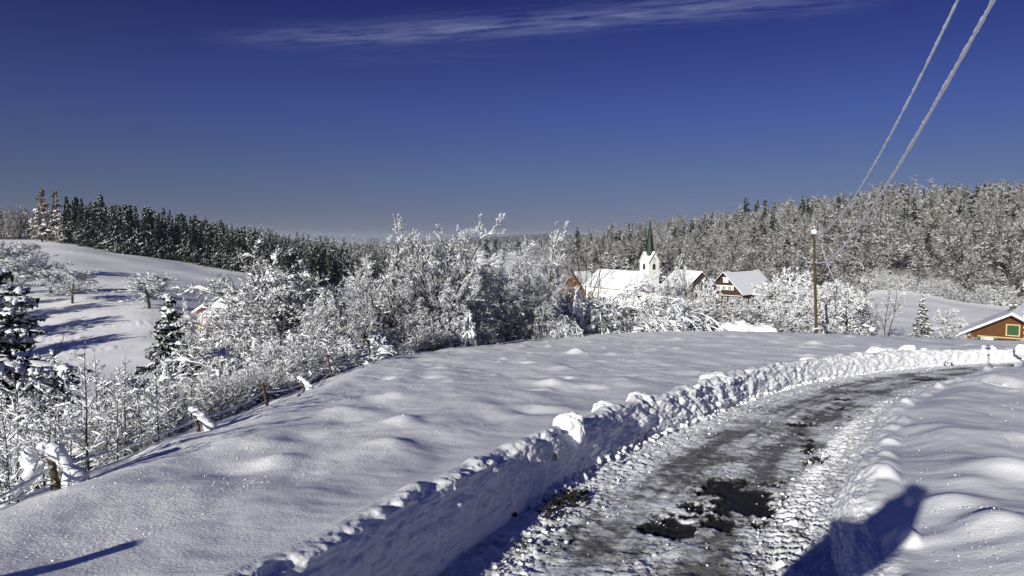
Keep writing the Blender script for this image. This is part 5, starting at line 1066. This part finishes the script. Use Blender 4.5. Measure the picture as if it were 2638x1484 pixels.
def fence():
    spots = [(-4.62, 1.7, .85, 0), (8, 0, 0, 0), (145, 0, 0, 1), (540, 0, 0, 1), (707, 0, 0, 0), (790, 0, 0, 1), (863, 0, 0, 0), (970, 0, 0, 0)]
    info = [(-4.32, 1.79, 0.86, 0), (-4.85, 6.2, 0.10, 0), (-5.0, 7.35, 0.42, 2), (-4.85, 10.4, 0.30, 1), (-5.05, 13.9, 0.46, 0), (-5.25, 17.0, 0.30, 1), (-5.65, 21.2, 0.72, 0), (-6.0, 28.9, 0.9, 0), (-4.3, 39.0, 0.7, 0)]
    o = empty('wire_fence', (info[1][0], info[1][1], gz(info[1][0], info[1][1]))); tag(o, 'snow-draped wire fence with leaning brown posts along the left edge of the field', 'fence')
    b = np.array(o.location); tops = []
    rg = np.random.default_rng(4)
    for (x, y, h, cap) in info:
        g = gz(x, y); p = np.array([x, y, g]); ln = np.array([-0.10-0.12*rg.random(), -0.05+0.1*rg.random(), 1.0]); m = MB(); k = 9
        if y < 3: ln = np.array([0, 0, 1.0])
        t = p+ln*h
        ts = np.linspace(0, 1, 6); pts = (p-ln*0.4)+(t-(p-ln*0.4))*ts[:, None]; m.tube(pts-b, (0.085 if y < 3 else 0.032)+0.005*rg.random(6), k); po = m.build('post', M['polewood'], o, True); tops.append(t)
        if cap:
            m = MB(); r = 0.046 if cap == 1 else 0.062; n = 26; a = np.linspace(0, 1, n)[:, None]; q0 = t+np.array([-0.05, 0, 0.06]); q1 = p+np.array([0.22 if cap == 1 else 0.22, 0.06, -0.04]); c = q0*(1-a)+q1*a; c[:, 2] += 0.05*np.sin(a[:, 0]*math.pi)*(1 if cap == 1 else 2.4)
            m.tube(c-b, r*(0.95+0.45*perlin(a[:, 0]*5, a[:, 0]*0+x*3, 2)+0.25*perlin(a[:, 0]*14, a[:, 0]*0+x, 6))*np.linspace(1, 2.3, n), 14); m.add(ICO3[0]*np.array([r*1.25, r*1.15, r*0.95])+q0-b, None, ICO3[1])
            if cap == 2:
                q2 = p+np.array([-0.30, -0.55, -0.1]); a2 = np.linspace(0, 1, 10)[:, None]; c2 = (q0-np.array([0.05, 0, 0.18]))*(1-a2)+q2*a2; m.tube(c2-b, 0.055+0.02*np.sin(a2[:, 0]*7), 10); m.add(ICO3[0]*np.array([0.09, 0.085, 0.12])+q0-b+np.array([-0.14, -0.05, -0.12]), None, ICO3[1])
            m.build('snow_cap', M['treesnow'], po, True)
    for lv, rs in ((0.62, 0.017), (0.22, 0.012)):
        pts = []
        for (x, y, h, c), t in zip(info, tops): g = gz(x, y); pts.append(np.array([x, y, g])*(1-lv)+t*lv if c != 0 or h > .3 else np.array([x, y, g+0.15*lv]))
        P = []
        for a_, b_ in zip(pts[:-1], pts[1:]):
            t = np.linspace(0, 1, 40, endpoint=False); seg = a_+(b_-a_)*t[:, None]; seg[:, 2] -= 0.12*4*t*(1-t)*min(1, np.linalg.norm(b_-a_)/4)*0.6; P.append(seg)
        P = np.vstack(P); zc = ground_z(P[:, 0], P[:, 1]); P[:, 2] = np.maximum(P[:, 2], zc+0.03)
        m = MB(); m.tube(P-b, np.full(len(P), 0.004), 4); wo = m.build('fence_wire', M['wire'], o); s = np.arange(len(P))*0.1; rr = rs*(1.0+0.5*perlin(s, s*0, 5+int(lv*10))+0.4*perlin(s*4, s*0, 9)); rr = np.maximum(rr, 0.004)
        Q = P-b; Q[:, 2] += rr*0.5; m = MB(); m.tube(Q, rr, 8); m.build('snow_sleeve', M['treesnow'], wo, True)
fence()
def short_post():
    x, y, z = at(2252, 66); t = unproj(2252, 853, 66); o = empty('snow_capped_post', (x, y, z)); tag(o, 'short post with a round snow cap beyond the field, right of the wooden pole', 'post'); h = max(t[2]-z, 1.5)
    m = MB(); m.tube([(0, 0, -0.3), (0, 0, h)], [0.09, 0.08], 8); m.build('shaft', M['polewood'], o, True); m = MB(); m.add(ICO3[0]*np.array([0.27, 0.27, 0.26])+np.array([0, 0, h+0.15]), None, ICO3[1]); m.build('snow_cap', M['treesnow'], o, True)
short_post()
def stake():
    x = unproj(2634, 940, 22.5); z = gz(x[0], x[1]); o = empty('garden_rod', (x[0], x[1], z)); tag(o, 'thin bent metal rod strung with snow clumps at the right border', 'rod'); t = unproj(2636, 735, 22.5)[2]-z
    m = MB(); s = np.linspace(0, 1, 14); m.tube(np.stack([0.05*np.sin(s*4), 0*s, -0.3+(t+0.3)*s], 1), np.full(14, 0.012), 6); m.build('shaft', M['wire'], o, True); rg = np.random.default_rng(2); m = MB()
    for k in range(15):
        f = 0.1+0.9*k/14; rr = 0.025+0.05*rg.random(); m.add(ICO2[0]*np.array([rr, rr, rr*1.4])+np.array([0.05*math.sin(f*4)+0.03*rg.normal(), 0, f*t]), None, ICO2[1])
    m.add(ICO3[0]*np.array([0.10, 0.09, 0.14])+np.array([0, 0, t+0.05]), None, ICO3[1]); co = m.build('snow_clumps', M['treesnow'], o, True); co['kind'] = 'stuff'; m = MB(); m.box(-0.14, 0.1, -0.06, 0.06, t-0.25, t-0.14); m.build('bracket', M['wire'], o)
stake()

# snow blocks and mounds the plough left
def snow_block(name, c, sz, label, seed, rot=0.0, cat='snow block', group=None, sub=ICO3):
    v, f = ico(4); rg = seed; s = np.sign(v)*np.abs(v)**0.93; n = fbm(v[:, 0]*1.3+rg, v[:, 1]*1.3+v[:, 2]*0.9, 3, rg); s = s*(1+0.22*n)[:, None]+0.03*fbm(v[:, 0]*6+v[:, 2]*3, v[:, 1]*6, 2, rg)[:, None]*v
    s = s*np.array(sz); ca, sa = math.cos(rot), math.sin(rot); s = np.stack([s[:, 0]*ca-s[:, 1]*sa, s[:, 0]*sa+s[:, 1]*ca, s[:, 2]], 1); m = MB(); m.add(s, None, f); o = m.build(name, M['snow'], None, True); o.location = tuple(c); tag(o, label, cat, group); return o
def crest_point(u, off, h):
    p = LC-CRN*off; i = np.argmin(np.abs(1319+F*p[:, 0]/np.maximum(p[:, 1]*CT+2*ST, 0.5)-u)+1e3*(p[:, 1] < 2)); return np.array([p[i, 0], p[i, 1], road_base(p[i, 0], p[i, 1])+h])
c = crest_point(1466, 0.27, 0.60); snow_block('snow_block', tuple(c), (0.21, 0.21, 0.23), 'rounded upright snow block sticking out of the ploughed bank, biggest on the left bank', 2, 0.3)
for (u, v, d, sx, sz, lab, k) in [(1650, 1048, 11.6, .24, .15, 'smooth round snow dome on the bank crest, first beyond the big block', 1), (1560, 1075, 10.4, .20, .13, 'low snow dome on the bank crest between the big block and the first dome', 3),
        (1848, 972, 16.8, .42, .20, 'broad pillow of snow on the bank crest halfway along the road', 4), (2088, 925, 24.5, .35, .2, 'small snow pillow on the bank crest left of the wide bend', 6), (2262, 905, 29.8, .5, .25, 'snow lump on the far bank below the short post', 8),
        (2300, 907, 30.3, .45, .2, 'flat snow lump on the far bank right of the short post', 9), (2338, 900, 31.0, .36, .28, 'upright snow lump on the far bank below the small spruce', 12), (2385, 905, 31.4, .4, .2, 'low snow lump on the far bank below the round frosted tree', 14), (2544, 903, 32.4, .36, .34, 'biggest round snow lump on the far bank in front of the orange house', 15), (2636, 900, 32.5, .32, .34, 'snow lump on the far bank cut by the right border', 16),
        (2592, 962, 23.4, .75, .22, 'long smooth snow hump at the inner corner of the road bend', 18), (2340, 1240, 8.0, .22, .22, 'smooth snow dome on the near right bank beside the shadow', 19), (2470, 1012, 18.2, .6, .16, 'wind-smoothed snow hump beside the trodden path', 20)]:
    c = unproj(u, v, d)
    if u < 2200 and v < 1100: c = crest_point(u, 0.46, 0.66)
    snow_block('snow_lump', (c[0], c[1], c[2]-sz*0.25), (sx, sx*0.85, sz), lab, k, cat='snow lump')
for (u, v, d, sx, sz, lab) in [(1900, 846, 64, 1.5, .9, 'big snow mound over a buried bush beyond the field, below the chalet'), (1965, 848, 64, 1.3, .5, 'low snow hump right of the big mound beyond the field'), (1425, 868, 52, .9, .45, 'snow heap at the foot of the arching bushes'), (1165, 880, 42, .5, .5, 'snow heap left of the hooded evergreen')]:
    c = unproj(u, v, d); snow_block('snow_mound', (c[0], c[1], c[2]-0.1), (sx, sx*0.8, sz), lab, int(u), cat='snow mound')

# ------------------------------------------------------------------ the photographer, who stands behind the lens and throws the shadow
def person():
    z0 = -1.72
    o = empty('person', (0.0, -0.36, z0)); o.rotation_euler = (0, 0, -0.35); tag(o, 'person in dark winter coat holding up a camera, casting the long shadow', 'person')
    J = dict(pel=(-.80, 0, .92), ch=(-.56, 0.0, 1.20), nk=(-.33, 0, 1.38), hd=(-.25, .02, 1.47), ht=(-.20, .02, 1.57), hl=(-.98, 0, .87), kl=(-1.10, .03, .48), al=(-1.2, 0, .08), fl=(-1.22, .17, .03), hr=(-.70, 0, .87), kr=(-.74, .03, .48), ar=(-.76, 0, .08), fr=(-.78, .17, .03),
             sl=(-.76, 0, 1.26), el=(-.74, .10, 1.02), wl=(-.22, .14, 1.55), pl=(-.05, .14, 1.68), sr=(-.30, 0, 1.26), er=(-.14, .06, 1.44), wr=(-.02, .12, 1.62), pr=(.02, .13, 1.70))
    Rr = dict(pel=.23, ch=.23, nk=.075, hd=.10, ht=.075, hl=.13, kl=.085, al=.065, fl=.055, hr=.13, kr=.085, ar=.065, fr=.055, sl=.11, el=.075, wl=.045, pl=.045, sr=.12, er=.10, wr=.045, pr=.04)
    E_ = [('pel', 'ch'), ('ch', 'nk'), ('nk', 'hd'), ('hd', 'ht'), ('pel', 'hl'), ('hl', 'kl'), ('kl', 'al'), ('al', 'fl'), ('pel', 'hr'), ('hr', 'kr'), ('kr', 'ar'), ('ar', 'fr'), ('ch', 'sl'), ('sl', 'el'), ('el', 'wl'), ('wl', 'pl'), ('ch', 'sr'), ('sr', 'er'), ('er', 'wr'), ('wr', 'pr')]
    ks = list(J); me = bpy.data.meshes.new('body'); me.from_pydata([J[k] for k in ks], [(ks.index(a), ks.index(b)) for a, b in E_], []); ob = link('body', me, o); me.materials.append(M['cloth'])
    md = ob.modifiers.new('skin', 'SKIN'); md.use_smooth_shade = True
    for i, k in enumerate(ks): me.skin_vertices[0].data[i].radius = (Rr[k], Rr[k]*0.85)
    me.skin_vertices[0].data[0].use_root = True; s = ob.modifiers.new('sub', 'SUBSURF'); s.levels = 1; s.render_levels = 2
    m = MB(); m.add(ICO3[0]*np.array([.115, .125, .10])+np.array([-.22, .02, 1.53]), None, ICO3[1]); m.build('knit_hat', M['hair'], o, True)
    # five fingers on each hand
    for sg in (-1, 1):
        for k in range(5):
            m = MB(); b_ = np.array([sg*.055, .15, 1.71-0.018*k]); tip = b_+np.array([-sg*(.04+.008*(2-abs(k-2))), .03, .0]); 
            if k == 0: tip = b_+np.array([-sg*.02, .045, .03])
            m.tube([b_, (b_+tip)/2+np.array([0, .018, 0]), tip], [.010, .009, .007], 7); m.build('finger', M['skin'], o, True)
person()
def held_camera():
    o = empty('held_camera', (0.02, -0.16, -0.07)); tag(o, 'black camera held up in both hands above the right bank', 'camera'); m = MB(); m.box(-0.075, 0.075, -0.04, 0.03, -0.05, 0.05); m.box(-0.03, 0.03, -0.03, 0.02, 0.05, 0.075); m.build('body', M['wire'], o)
    m = MB(); m.tube([(0, 0.03, 0), (0, 0.08, 0)], [0.036, 0.038], 16); m.build('lens', M['wire'], o)
held_camera()

def haze():
    m = bpy.data.materials.new('haze'); m.use_nodes = True; nt = m.node_tree; nt.nodes.clear(); out = nt.nodes.new('ShaderNodeOutputMaterial'); v = nt.nodes.new('ShaderNodeVolumePrincipled')
    v.inputs['Color'].default_value = (0.72, 0.82, 1.0, 1); v.inputs['Density'].default_value = 0.000055; v.inputs['Anisotropy'].default_value = 0.0; nt.links.new(v.outputs[0], out.inputs['Volume'])
    b = MB(); b.box(-9500, 9500, -6000, 14800, -420, 150); o = b.build('haze', m); tag(o, kind='stuff')
haze()
